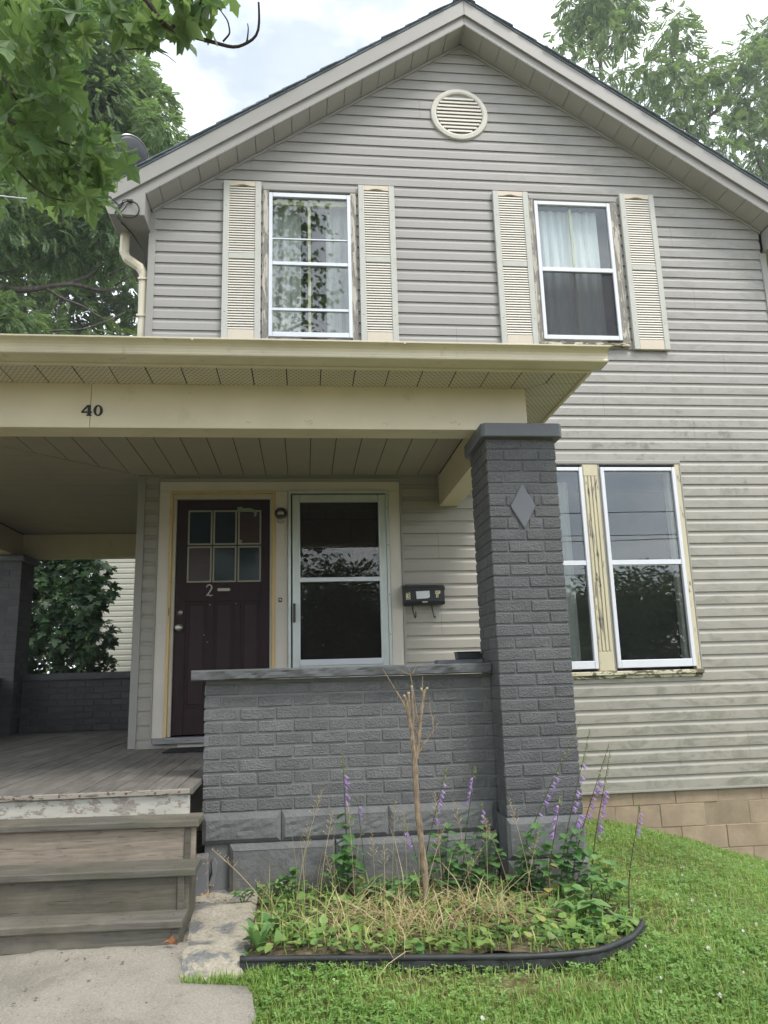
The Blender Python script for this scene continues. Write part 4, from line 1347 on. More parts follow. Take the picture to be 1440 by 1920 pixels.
rw = thing('rear_parapet', 'shaded low brick wall closing the back of the porch', 'brick wall')
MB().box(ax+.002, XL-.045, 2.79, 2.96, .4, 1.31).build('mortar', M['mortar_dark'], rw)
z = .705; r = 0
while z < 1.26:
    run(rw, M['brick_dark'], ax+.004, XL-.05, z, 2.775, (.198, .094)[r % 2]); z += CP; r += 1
rock_cap(rw, ax+.002, XL-.04, 2.74, 2.99, 1.290, 1.372, seed=9, amp=.006)
lw = thing('side_parapet', 'low brick wall along the left side of the porch with pale coping end', 'brick wall')
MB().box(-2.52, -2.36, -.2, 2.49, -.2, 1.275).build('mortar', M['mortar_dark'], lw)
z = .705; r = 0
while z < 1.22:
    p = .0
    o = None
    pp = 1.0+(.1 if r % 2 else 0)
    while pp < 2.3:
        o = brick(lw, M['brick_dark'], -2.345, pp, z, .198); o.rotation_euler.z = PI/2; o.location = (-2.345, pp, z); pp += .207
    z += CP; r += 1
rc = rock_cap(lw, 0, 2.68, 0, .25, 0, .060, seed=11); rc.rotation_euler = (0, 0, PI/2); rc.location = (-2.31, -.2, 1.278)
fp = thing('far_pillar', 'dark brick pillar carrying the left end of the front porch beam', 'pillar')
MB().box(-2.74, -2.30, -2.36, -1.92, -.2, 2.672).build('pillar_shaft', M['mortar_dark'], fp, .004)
MB().box(-2.78, -2.26, -2.405, -1.88, 2.6725, 2.759).build('pillar_cap', M['cap'], fp, .02)

# ------------------------------------------------------------------ small things fixed to or lying on the house
hn = thing('house_number', 'bold black serif house number 40 on the cream porch beam', 'house number')
y0, y1 = FY-.006, FY-.0005
four = MB()
ox, oz = -.2155, 2.8345
def q4(*pts): four.prism([(ox+a*.061, oz+b*.068) for a, b in pts], y0, y1)
q4((.50, .0), (.98, .0), (.98, .10), (.50, .10)); q4((.60, .101), (.86, .101), (.86, 1.0), (.60, 1.0))
q4((.0, .27), (.599, .27), (.599, .40), (.0, .40)); q4((.861, .27), (1.0, .27), (1.0, .40), (.861, .40))
q4((.0, .401), (.16, .401), (.599, .84), (.599, 1.0), (.52, 1.0))
four.build('digit', M['numeral'], hn)
zero = MB(); n = 28; cx_, cz_ = -.118, 2.8685
for i in range(n):
    t0, t1 = 2*PI*i/n, 2*PI*(i+1)/n
    def O(t): return (cx_+.0275*math.cos(t), cz_+.035*math.sin(t))
    def I(t): return (cx_+.0115*math.cos(t), cz_+.0275*math.sin(t))
    zero.prism([O(t0), O(t1), I(t1), I(t0)], y0, y1)
zero.build('digit', M['numeral'], hn)

mb = thing('mailbox', 'black metal wall mailbox with number 3 stickers and two hanging paper hooks', 'mailbox')
bx0, bx1, bz0, bz1 = 2.000, 2.372, 1.850, 2.008
MB().prism([(-.022, bz0+.012), (-.022, bz1+.018), (-.085, bz1-.004), (-.100, bz1-.016), (-.104, bz0+.03), (-.096, bz0), (-.04, bz0)], bx0, bx1, 'x').build('box_body', M['black'], mb, .005, 2)
MB().prism([(-.022, bz1+.0185), (-.022, bz1+.026), (-.088, bz1+.003), (-.108, bz1-.012), (-.108, bz1-.030), (-.1045, bz1-.030), (-.104, bz1-.016), (-.085, bz1-.0035)], bx0-.004, bx1+.004, 'x').build('lid', M['black'], mb, .002)
for hx, s in ((bx0+.085, 1), (bx1-.11, -1)):
    hk = MB().tube([(hx+.0, -.035, bz0+.002), (hx+.004, -.038, bz0-.045), (hx+.014, -.048, bz0-.098), (hx+.019, -.062, bz0-.112), (hx+.023, -.078, bz0-.104), (hx+.023, -.086, bz0-.060)][:(6 if s > 0 else 5)], .0062, 6)
    hk.build('paper_hook', M['black'], mb)
yb_ = -.1055
MB().prism([(bx0+.023, bz0+.047), (bx0+.062, bz0+.049), (bx0+.060, bz0+.108), (bx0+.024, bz0+.104)], yb_-.0012, yb_+.002).build('sticker', M['sticker'], mb)
th = [(.030, .094), (.038, .101), (.048, .099), (.053, .091), (.047, .082), (.041, .079), (.049, .075), (.053, .066), (.047, .057), (.037, .055), (.030, .062)]
MB().stroke([(bx0+a, bz0+b) for a, b in th], .0055, yb_-.0022, yb_-.0013).build('numeral', M['ink'], mb)
MB().prism([(bx0+.118, bz0+.050), (bx0+.222, bz0+.056), (bx0+.236, bz0+.066), (bx0+.234, bz0+.122), (bx0+.112, bz0+.118), (bx0+.116, bz0+.07)], yb_-.0015, yb_+.002).build('paper_label', M['paper'], mb)
MB().prism([(bx0+.285, bz0+.092), (bx0+.331, bz0+.094), (bx0+.333, bz0+.121), (bx0+.287, bz0+.121)], yb_-.0012, yb_+.002).build('sticker', M['sticker'], mb)
MB().prism([(bx0+.292, bz0+.060), (bx0+.313, bz0+.060), (bx0+.316, bz0+.0915), (bx0+.294, bz0+.0915)], yb_-.0012, yb_+.002).build('sticker', M['sticker'], mb)
lt = MB()
def lw_(pts, w=.0024): lt.stroke([(bx0+.290+a, bz0+.1005+b) for a, b in pts], w, yb_-.0022, yb_-.0013)
lw_([(0, 0), (.004, .014), (.008, 0)]); lw_([(.0015, .005), (.0065, .005)])
lw_([(.014, 0), (.014, .014), (.020, .0125), (.020, .008), (.014, .007)])
lw_([(.027, 0), (.027, .014)]); lw_([(.022, .014), (.033, .014)])
lt.stroke([(bx0+.298, bz0+.085), (bx0+.303, bz0+.088), (bx0+.309, bz0+.084), (bx0+.304, bz0+.077), (bx0+.309, bz0+.071), (bx0+.303, bz0+.064), (bx0+.297, bz0+.067)], .0032, yb_-.0022, yb_-.0013)
lt.build('lettering', M['ink'], mb)
MB().box(bx0+.168, bx0+.214, yb_-.0012, yb_+.003, bz0+.018, bz0+.028).build('small_label', M['pinklabel'], mb)

wl = thing('wall_lamp', 'small dark jar lamp on the post between the two doors', 'wall lamp')
lx, lz = .918, 2.700
MB().lathe([(.056, 0), (.056, -.012), (.045, -.024), (.03, -.03)], (lx, YS, lz), 'y', 24).build('base_plate', M['black'], wl, smooth=True)
MB().tube([(lx, YS-.028, lz+.004), (lx, YS-.06, lz+.008), (lx, YS-.072, lz-.002)], .012, 8).build('arm', M['black'], wl)
MB().lathe([(.022, .012), (.028, 0), (.028, -.018), (.024, -.02)], (lx, YS-.072, lz-.005), 'z', 18).build('socket', M['steel'], wl, smooth=True)
MB().lathe([(.026, 0), (.037, -.02), (.038, -.05), (.030, -.075), (.012, -.082)], (lx, YS-.072, lz-.0255), 'z', 18).build('glass_jar', glass_mat('jar_glass', .05, (.85, .85, .80)), wl, smooth=True)

bell = thing('doorbell', 'small worn brass doorbell on the pale post between the doors', 'doorbell')
MB().box(.897, .929, YS-.010, YS-.0005, 1.900, 1.940).build('plate', M['brass'], bell, .004)
MB().lathe([(.0075, 0), (.0065, -.006), (.002, -.007)], (.913, YS-.010, 1.921), 'y', 12).build('button', M['paper'], bell)

tp = thing('masking_tape', 'strip of green masking tape stuck over the top right door pane', 'tape')
y = DY-.006
MB().prism([(.527, 2.722), (.600, 2.728), (.660, 2.730), (.672, 2.748), (.640, 2.760), (.575, 2.756), (.573, 2.770), (.528, 2.768)], y, y+.0012).build('strip', M['tape'], tp)
m = MB().prism([(.650, 2.745), (.672, 2.7475), (.700, 2.725), (.702, 2.700), (.682, 2.672), (.676, 2.690), (.682, 2.712), (.655, 2.728)], y-.004, y-.0025)
m.build('torn_end', M['tape'], tp)
MB().prism([(.548, 2.433), (.570, 2.433), (.572, 2.468), (.550, 2.470)], y+.005, y+.0062).build('scrap', M['tape'], tp)

ld = thing('slate_slab', 'dark loose slab lying on the parapet coping against the pillar', 'slab')
rock_cap(ld, 1.955, 2.235, -2.02, -1.86, 1.3085, 1.332, 'stone_slab', .004, 5, M['cap'])
bb = thing('black_tray', 'shallow black plastic tray sitting on the dark slab by the pillar', 'tray')
MB().prism([(2.088, 1.333), (2.232, 1.333), (2.236, 1.374), (2.084, 1.374)], -1.99, -1.875).build('tray', M['blackbox'], bb, .004)
MB().box(2.080, 2.239, -1.996, -1.870, 1.3745, 1.381).build('tray_rim', M['blackbox'], bb, .002)

dm = thing('door_mat', 'thin black rubber mat on the porch floor before the plum door', 'door mat')
MB().box(.02, .75, -.50, -.13, FZ+.002, FZ+.009).build('rubber_sheet', M['mat'], dm, .002)

# satellite dish on the left eave, seen from behind
sd_ = thing('satellite_dish', 'dark satellite dish on the roof edge behind the maple leaves', 'satellite dish')
c0 = at(244, 296, y=.55)
R_ = .225
prof = [(R_*t, -.055*(1-t*t)) for t in np.linspace(.08, 1, 7)]
dish = MB().lathe(prof, (0, 0, 0), 'z', 36)
do = dish.build('reflector', M['dish'], sd_, smooth=True)
ax_ = Vector((-.55, .50, .35)).normalized()
do.rotation_euler = ax_.to_track_quat('Z', 'Y').to_euler(); do.location = Vector(c0)
rim = MB().tube([(R_*math.cos(t), R_*math.sin(t), 0) for t in np.linspace(0, 2*PI, 37)], .006, 6, False).build('rim', M['steel'], sd_)
rim.rotation_euler = do.rotation_euler; rim.location = do.location
MB().tube([tuple(Vector(c0)-ax_*.05), tuple(Vector(c0)-ax_*.10), (c0[0]+.06, c0[1]-.02, c0[2]-.25), (c0[0]+.12, c0[1], 6.05)], .016, 8).build('mast', M['black'], sd_)
for s in (-1, 0, 1):
    b1 = Vector(c0)-ax_*.058
    t_ = Vector((0, 0, 1)).cross(ax_).normalized()
    MB().tube([tuple(b1), tuple(b1+t_*s*.1+Vector((0, 0, -.12 if s else -.16))+ax_*.02)], .006, 5).build('rib', M['black'], sd_)

# service cable from the street to the eave, with a slack loop
cb_ = thing('service_cable', 'thin pale service cable sagging to the eave from the left', 'cable')
e0 = np.array([-.655, -.30, 5.66]); s0 = at(-200, 325, y=-1.8)
pts = [tuple(s0+(e0-s0)*t+np.array([0, 0, -.10*math.sin(PI*t)])) for t in np.linspace(0, 1, 14)]
MB().tube(pts, .0055, 6).build('wire', M['greycable'], cb_)
lp = thing('cable_loop', 'slack black cable loop hanging on the eave return box', 'cable')
c = at(240, 392, y=-.31)
loop = [(-.655, -.30, 5.66)]+[(c[0]+.10*math.cos(t), -.305-.01*math.sin(2*t), c[2]+.085*math.sin(t)) for t in np.linspace(2.6, 2.6-2*PI*1.1, 22)]+[(-.60, -.295, 5.50), (-.57, -.18, 5.475), (-.50, .01, 5.47), (-.40, .03, 5.30), (-.37, .03, 5.15)]
MB().tube(loop, .0065, 6).build('cable', M['cable'], lp)
loop2 = [(c[0]-.07, -.30, c[2]+.02), (c[0]-.05, -.31, c[2]+.09), (c[0]+.02, -.31, c[2]+.10), (c[0]-.02, -.312, c[2]+.02), (c[0]-.085, -.30, c[2]-.06), (c[0]-.06, -.295, c[2]-.15)]
MB().tube(loop2, .0055, 6).build('cable', M['cable'], lp)
MB().box(c[0]-.015, c[0]+.04, -.315, -.289, c[2]+.085, c[2]+.10).build('clip', M['black'], lp)

# ================================================================== GROUND
GX = np.array([-60, 2.4, 3.0, 3.607, 4.036, 4.509, 4.843, 5.178, 8, 60]); GZ = np.array([.03, .03, .005, -.048, -.125, -.274, -.369, -.474, -.95, -1.5])


def gz(x, y):
    x = np.asarray(x, float); y = np.asarray(y, float)
    b = np.interp(x, GX, GZ)
    t = np.where(y < -3.2, np.maximum((y+3.2)*.105, -.55), 0.0)
    t = t-np.clip((y-3)*.05, 0, .6)
    return b+t+.010*np.sin(x*3.1+1)*np.sin(y*2.7)+.006*np.sin(x*9+y*5)


gx_ = np.concatenate([np.linspace(-300, -8, 14), np.linspace(-7, 8, 121), np.linspace(9, 300, 14)])
gy_ = np.concatenate([np.linspace(-300, -12, 16), np.linspace(-11, 12, 140), np.linspace(14, 300, 14)])
XX, YY = np.meshgrid(gx_, gy_)
V = np.stack([XX, YY, gz(XX, YY)], -1).reshape(-1, 3)
nx = len(gx_); idx = np.arange(len(gy_)-1)[:, None]*nx+np.arange(nx-1)[None]
F = np.stack([idx, idx+1, idx+nx+1, idx+nx], -1).reshape(-1, 4)
tag(put('ground', npmesh('ground', V, F), M['ground'], smooth=True), kind='structure')

# street in front, only seen mirrored in the windows
rd = MB().box(-80, 80, -19, -12.5, -.6, -.49).build('road', M['road']); tag(rd, kind='structure')


def walkz(y): return .105+.112*(y+3.0)


# concrete walk with a broken right edge
ys = np.linspace(-9, -2.93, 90)
er = np.interp(ys, [-9, -4.4, -4.05, -3.86, -3.75, -3.62, -3.48, -3.38, -3.34, -3.2, -2.93], [.70, .70, .73, .82, .90, .93, .92, .84, .62, .595, .575])
er = er+.012*np.sin(ys*31)+.008*np.sin(ys*77)
tt = np.linspace(0, 1, 30)
V = []
for y, e in zip(ys, er):
    xx = -2.2+(e+2.2)*tt
    V += [(x, y, walkz(y)+.003*math.sin(x*9+y*4)+(.0 if y < -2.97 else -.03*abs(math.sin(x*23))-.0)) for x in xx]
n0 = len(V)
V += [(v[0]+.006, v[1], v[2]-.16) for v in V[29::30]]
F = [(i*30+j, i*30+j+1, (i+1)*30+j+1, (i+1)*30+j) for i in range(89) for j in range(29)]
F += [(i*30+29, n0+i, n0+i+1, (i+1)*30+29) for i in range(89)]
V2 = len(V); V += [(v[0], v[1]+.012, v[2]-.2) for v in V[89*30:90*30]]
F += [(89*30+j, 89*30+j+1, V2+j+1, V2+j) for j in range(29)]
tag(put('concrete_walk', npmesh('concrete_walk', np.array(V), np.array(F)), M['walk'], smooth=False), kind='structure')

# rough footing slab beside the steps
sl_ = MB()
nxs, nys = 14, 34
r5 = np.random.default_rng(5)
g1 = r5.uniform(-1, 1, (6, 12))
def bil(a, u, v):
    u *= a.shape[1]-1.001; v *= a.shape[0]-1.001; i, j = int(v), int(u); fu, fv = u-j, v-i
    return (a[i, j]*(1-fu)+a[i, j+1]*fu)*(1-fv)+(a[i+1, j]*(1-fu)+a[i+1, j+1]*fu)*fv
V = []
for j in range(nys+1):
    v = j/nys
    y = -2.12-(1.20)*v
    for i in range(nxs+1):
        u = i/nxs
        xl_ = .50+.085*v; xr_ = .860+.01*v
        z = .105-.012*v+.010*bil(g1, v, u)+r5.uniform(-.002, .002)
        if v > .86: z -= (v-.86)/.14*.085
        if i in (0, nxs): z -= .02
        V.append((xl_+(xr_-xl_)*u+r5.uniform(-.004, .004), y+r5.uniform(-.004, .004), z))
n0 = len(V)
ring = [i for i in range(nxs+1)]+[j*(nxs+1)+nxs for j in range(1, nys+1)]+[nys*(nxs+1)+i for i in range(nxs-1, -1, -1)]+[j*(nxs+1) for j in range(nys-1, 0, -1)]
V += [(V[i][0], V[i][1], -.15) for i in ring]
F = [(j*(nxs+1)+i, j*(nxs+1)+i+1, (j+1)*(nxs+1)+i+1, (j+1)*(nxs+1)+i) for j in range(nys) for i in range(nxs)]
m_ = len(ring)
F += [(ring[k], ring[(k+1) % m_], n0+(k+1) % m_, n0+k) for k in range(m_)]
so = MB().add(V, F).build('concrete_slab', M['slab'])
tag(so, 'rough pale concrete footing slab between the steps and the flower bed', 'concrete slab')

# broken bricks and rust at the end of the parapet
lb = MB().box(-.047, .047, -.05, .05, 0, .208).build('loose_brick', M['redbrick'], None, .012, 2)
lb.location = (.548, -2.215, .100); lb.rotation_euler = (.0, -.03, .12)
tag(lb, 'broken upright brick with orange chipped edges beside the steps', 'brick')
lb = MB().prism([(-.02, 0), (.012, .0), (.02, .06), (.022, .115), (.004, .14), (-.014, .12), (-.004, .06)], -.03, .03).build('brick_shard', M['redbrick'], None, .004)
lb.location = (.606, -2.22, .150); lb.rotation_euler = (0, .08, .2)
tag(lb, 'small pale brick shard wedged beside the broken upright brick', 'brick')
lf = MB().add([(0, 0, 0), (.03, .012, .012), (.045, .004, .03), (.06, -.004, .008), (.072, .0, -.012), (.04, -.006, -.006), (.028, .0, .004)], [(0, 1, 6), (1, 2, 6), (2, 3, 5, 6), (3, 4, 5)]).build('dead_leaf', M['deadleaf'], fixn=False)
p = at(303, 1762, y=-3.035); lf.location = (p[0], p[1], walkz(-3.03)+.022)
tag(lf, 'curled rusty brown dead leaf on the walk at the bottom step', 'leaf')

# flower bed
BED = np.array([(.865, -3.17), (1.10, -3.20), (1.45, -3.24), (1.80, -3.29), (2.10, -3.33), (2.35, -3.32), (2.55, -3.20), (2.66, -3.06), (2.76, -2.85), (2.80, -2.6), (2.78, -2.36), (2.70, -2.12), (.80, -2.12), (.86, -2.4)])


def inpoly(poly, x, y):
    c = np.zeros(len(x), bool); n = len(poly)
    for i in range(n):
        (x0, y0), (x1, y1) = poly[i], poly[i-1]
        t = ((y0 > y) != (y1 > y))
        with np.errstate(divide='ignore', invalid='ignore'):
            c ^= t & (x < (x1-x0)*(y-y0)/(y1-y0+1e-12)+x0)
    return c


def bz_(x, y): return .075+.010*np.sin(np.asarray(x)*7)+.008*np.sin(np.asarray(y)*11+np.asarray(x)*4)-np.clip(np.asarray(x)-2.2, 0, .6)*.09


cen = BED.mean(0)
V = [(cen[0], cen[1], float(bz_(*cen))+.02)]; F = []
RG = 9
bp = []
for i in range(len(BED)):
    a, b = BED[i], BED[(i+1) % len(BED)]
    for t in np.linspace(0, 1, 7)[:-1]: bp.append(a+(b-a)*t)
bp = np.array(bp); nb = len(bp)
for r in range(1, RG+1):
    for q in bp:
        p = cen+(q-cen)*r/RG
        V.append((p[0], p[1], float(bz_(p[0], p[1]))+rnd.uniform(-.006, .008)))
F3 = np.array([(0, 1+i, 1+(i+1) % nb) for i in range(nb)])
F4 = np.array([(1+(r-1)*nb+i, 1+(r-1)*nb+(i+1) % nb, 1+r*nb+(i+1) % nb, 1+r*nb+i) for r in range(1, RG) for i in range(nb)])
so = put('bed_soil', npmesh('bed_soil', np.array(V), [F3, F4]), M['soil']); tag(so, kind='structure')

# black plastic edging with a round bead on top
ed = thing('garden_edging', 'black plastic edging strip curving round the front of the flower bed', 'edging')
epts = np.array([(.842, -3.205), (1.10, -3.225), (1.45, -3.262), (1.80, -3.312), (2.10, -3.352), (2.36, -3.345), (2.55, -3.235), (2.66, -3.10), (2.71, -3.0)])
def smooth_path(P, n):
    P = np.asarray(P, float); d = np.concatenate([[0], np.cumsum(np.linalg.norm(np.diff(P, axis=0), axis=1))])
    t = np.linspace(0, d[-1], n); Q = np.stack([np.interp(t, d, P[:, k]) for k in range(P.shape[1])], 1)
    for _ in range(2): Q[1:-1] = (Q[:-2]+2*Q[1:-1]+Q[2:])/4
    return Q
Q = smooth_path(epts, 60)
ez = np.interp(np.linspace(0, 1, 60), [0, .3, .5, .7, .85, .95, 1], [.104, .092, .088, .088, .094, .096, .085])
V, F = [], []
for i, (x, y) in enumerate(Q):
    t = Q[min(i+1, 59)]-Q[max(i-1, 0)]; t /= np.linalg.norm(t); nr = np.array([t[1], -t[0]])
    wv = .006*math.sin(i*.9)+.004*math.sin(i*2.3)
    for o_, z in ((.004+wv, -.13), (.010+wv, -.05), (.006+wv, -.022), (-.004+wv, -.13), (-.006+wv, -.022)):
        V.append((x+nr[0]*o_, y+nr[1]*o_, ez[i]+z))
for i in range(59):
    a, b = i*5, i*5+5
    F += [(a, a+1, b+1, b), (a+1, a+2, b+2, b+1), (a+3, b+3, b+4, a+4), (a+2, a+4, b+4, b+2)]
F += [(0, 3, 4, 2, 1), (295, 296, 297, 299, 298)]
MB().add(V, F).build('edging_strip', M['edging'], ed, smooth=False)
MB().tube([(q[0], q[1], ez[i]-.013) for i, q in enumerate(Q)], .0135, 8).build('bead', M['edging'], ed, smooth=True)

# ================================================================== LAWN
TRI = np.array([(0, 1, 3), (0, 3, 2), (2, 3, 4)])


def blades(n, px, py, h0, h1, w=.0022, lean=.9):
    h = h0+(h1*1.25-h0)*rng.uniform(0, 1, n)**1.6
    yaw = rng.uniform(0, 2*PI, n)
    R = rot_zx(yaw, rng.normal(0, .25, n))
    tv = np.array([(-1, 0, 0), (1, 0, 0), (-.75, .12, .55), (.75, .12, .55), (0, .42, .98)], float)
    tv[:, 0] *= w/.035
    return R, h, tv


def lawn_pts(n, x0, x1, y0, y1):
    x = rng.uniform(x0, x1, n); y = rng.uniform(y0, y1, n)
    ok = ~inpoly(BED, x, y)
    ok &= ~((x > XL-.1) & (y > -.01) & (x < 6))
    e = np.interp(y, ys, er)
    ok &= ~((x < e+.0) & (y < -2.93))
    ok &= ~((x > .50) & (x < .875) & (y > -3.27) & (y < -2.1))
    ok &= ~((x < .86) & (y > -2.93))
    ok &= ~((x < 2.72) & (y > -3.1) & (y > -2.2))
    return x[ok], y[ok]


def thin(x, y):
    """worn, half-bare places in the lawn"""
    r = 0
    for a, b, s, k in ((2.0, -3.46, .26, 1.0), (2.35, -3.50, .16, .9), (1.50, -3.40, .20, .8), (1.10, -3.38, .12, .8), (.78, -3.36, .10, .5), (2.86, -3.0, .20, .9), (1.0, -3.75, .12, 1.0), (3.3, -1.6, .28, .6), (2.4, -3.95, .22, .6), (4.0, -1.0, .3, .55), (3.0, -3.5, .2, .6), (1.6, -3.75, .13, .7), (3.4, -.4, .3, .5)):
        r = r+k*np.exp(-((x-a)**2+((y-b)*1.6)**2)/s**2)
    return np.clip(r, 0, 1)


parts = []
for n, box_, hh in ((82000, (.55, 3.6, -4.25, -2.9), (.018, .050)), (52000, (2.7, 5.6, -2.9, .02), (.018, .048)), (14000, (3.6, 6.5, -4.6, -2.9), (.02, .05)), (9000, (-1, 6.5, -7.5, -4.2), (.02, .05)), (5000, (.55, 1.0, -3.42, -3.2), (.02, .055))):
    x, y = lawn_pts(n, *box_)
    # clumped growth, thin where the soil shows
    dn = .5+.5*np.sin(x*5.3+1.7*np.sin(y*4.1))*np.sin(y*6.1+1.3*np.sin(x*3.7))
    keep = rng.uniform(0, 1, len(x)) < (.45+.55*dn)*(1-.93*thin(x, y))
    x, y = x[keep], y[keep]
    R, h, tv = blades(len(x), x, y, *hh)
    parts.append(scatter(tv, TRI, R, np.stack([x, y, gz(x, y)-.003], 1), h))
V, F = join(parts)
tag(put('grass', npmesh('grass', V, F), M['grass']), 'mown grass of the front lawn', kind='stuff')
# brown thatch and clippings, thickest on the worn places
x, y = lawn_pts(26000, .6, 5.2, -4.2, 0)
keep = rng.uniform(0, 1, len(x)) < .10+.9*thin(x, y); x, y = x[keep], y[keep]
R = rot_zx(rng.uniform(0, 2*PI, len(x)), rng.normal(.9, .35, len(x))*-1)
V, F = scatter(np.array([(-.03, 0, 0), (.03, 0, 0), (-.025, .12, .55), (.025, .12, .55), (0, .42, .98)]), TRI, R, np.stack([x, y, gz(x, y)+rng.uniform(.004, .016, len(x))], 1), rng.uniform(.02, .055, len(x)))
tag(put('thatch', npmesh('thatch', V, F), M['straw']), 'dry brown clippings lying in the thin spots of the lawn', kind='stuff')

# clover and creeping weeds in the lawn: three round leaflets on a short stalk
def leaflet(r0, ang, z=.0):
    c, s_ = math.cos(ang), math.sin(ang)
    pts = [(0, 0, 0), (.55, -.42, .06), (1.0, -.30, .02), (1.0, .30, .02), (.55, .42, .06)]
    return [(r0*(p[0]*c-p[1]*s_), r0*(p[0]*s_+p[1]*c), p[2]*r0+z) for p in pts]
tv = np.array(sum([leaflet(1, a) for a in (0, 2*PI/3, 4*PI/3)], []))
tf = np.array([(o, o+1, o+2) for o in (0, 5, 10)]+[(o, o+2, o+3) for o in (0, 5, 10)]+[(o, o+3, o+4) for o in (0, 5, 10)])
parts = []
for n, box_ in ((24000, (.8, 3.6, -4.25, -2.9)), (22000, (2.7, 5.6, -2.9, .02)), (5000, (3.6, 6.5, -4.6, -2.9)), (3500, (-1, 6.5, -7.5, -4.2))):
    x, y = lawn_pts(n, *box_)
    dn = .5+.5*np.sin(x*4.1+2+1.5*np.sin(y*5.1))*np.sin(y*4.7+1.9*np.sin(x*4.3))
    keep = rng.uniform(0, 1, len(x)) < (.15+.85*dn)*(1-.95*thin(x, y))
    x, y = x[keep], y[keep]
    R = rot_zx(rng.uniform(0, 2*PI, len(x)), rng.normal(0, .35, len(x)), rng.uniform(0, 2*PI, len(x)))
    parts.append(scatter(tv, tf, R, np.stack([x, y, gz(x, y)+rng.uniform(.012, .042, len(x))], 1), rng.uniform(.006, .0165, len(x))))
V, F = join(parts)
tag(put('clover_patch', npmesh('clover_patch', V, F), M['clover']), 'clover growing all through the lawn', kind='stuff')

# white clover heads: little balls of florets
hv = []
for i in range(16):
    a = i*2.4; z = 1-2*(i+.5)/16; r = math.sqrt(1-z*z)
    d = np.array([r*math.cos(a), r*math.sin(a), z]); t = np.cross(d, [0, 0, 1.01]); t /= np.linalg.norm(t)+1e-6
    b = np.cross(d, t)
    hv += [d*.2-t*.15, d*.2+t*.15, d+t*.2, d+b*.2-t*.2]
hv = np.array(hv); hf = np.array([(4*i, 4*i+1, 4*i+2, 4*i+3) for i in range(16)])
spots = [(1033, 1702), (1052, 1700), (1100, 1722), (1185, 1712), (1240, 1860), (1213, 1793), (1070, 1780), (1395, 1825), (1420, 1743), (1395, 1757), (1330, 1790), (1240, 1838), (1383, 1905), (905, 1907), (1310, 1920), (1195, 1660), (1280, 1640), (1300, 1700), (1350, 1860)]
x = np.concatenate([[at(a, b, z=.02)[0] for a, b in spots], rng.uniform(3, 5, 26)]); y = np.concatenate([[at(a, b, z=.02)[1] for a, b in spots], rng.uniform(-3.4, -.5, 26)])
V, F = scatter(hv, hf, rot_zx(rng.uniform(0, 6, len(x)), rng.normal(0, .3, len(x))), np.stack([x, y, gz(x, y)+.045], 1), rng.uniform(.006, .0095, len(x)))
tag(put('clover_flowers', npmesh('clover_flowers', V, F), M['white']), 'white clover heads dotted over the lawn', kind='stuff')

# ================================================================== BED PLANTING
def heart_leaf(serr=.06, n=7, w=.44):
    """toothed heart-shaped leaf along +y, 1 long, folded on its midrib"""
    R_ = [(0.0, 0.0)]
    for i in range(1, n):
        t = i/n
        ww = w*math.sin(PI*min(1, t**.62))**.9
        R_.append((ww*(1+(serr if i % 2 else -serr)), t*1.0-.10*(1-t)*(1 if i == 1 else 0)))
    V = [(0, t/n, -.0+.0*t) for t in range(n+1)]
    for s in (1, -1): V += [(s*p[0], p[1], .16*abs(p[0])-.10*p[1]**2) for p in R_[1:]]
    V = [(v[0], v[1], v[2]-(.10*v[1]**2 if abs(v[0]) < 1e-9 else 0)) for v in V]
    F = []
    for k, s in enumerate((1, -1)):
        o = n+1+k*(n-1)
        F.append((0, o, 1) if s > 0 else (0, 1, o))
        for i in range(n-2):
            a, b = o+i, o+i+1
            F += [(i+1, a, b), (i+1, b, i+2)] if s > 0 else [(i+1, b, a), (i+1, i+2, b)]
        F.append((n-1, o+n-2, n) if s > 0 else (n-1, n, o+n-2))
    return V, F


HL = heart_leaf()
def leaf_mesh(name, mat):
    me = bpy.data.meshes.new(name); me.from_pydata(HL[0], [], HL[1]); me.materials.append(mat); return me
ME_BELL = leaf_mesh('leaf', M['bellleaf']); ME_YEL = leaf_mesh('leaf', M['yellowleaf']); ME_VINE = leaf_mesh('leaf', M['vineleaf'])


def flower_mesh():
    V, F = [], []
    n = 10
    rings = [(.10, 0), (.20, .28), (.24, .55)]
    for r, z in rings: V += [(r*math.cos(2*PI*k/n), r*math.sin(2*PI*k/n), z) for k in range(n)]
    for j in range(2): F += [(j*n+k, j*n+(k+1) % n, (j+1)*n+(k+1) % n, (j+1)*n+k) for k in range(n)]
    o = len(V)
    for k in range(5):
        a = 2*PI*(2*k+1)/n
        V.append((.50*math.cos(a), .50*math.sin(a), 1.0))
        F.append((2*n+2*k, 2*n+(2*k+1) % n, o+k)); F.append((2*n+(2*k+1) % n, 2*n+(2*k+2) % n, o+k))
    me = bpy.data.meshes.new('flower'); me.from_pydata(V, [], F); me.materials.append(M['purple']); return me


ME_FL = flower_mesh()


def orient(o, pos, direction, size, roll=0.0, axis='Y'):
    q = Vector(direction).normalized().to_track_quat(axis, 'Z' if axis == 'Y' else 'Y')
    o.rotation_euler = (q.to_matrix() @ Matrix.Rotation(roll, 3, axis)).to_euler()
    o.location = pos; o.scale = (size,)*3


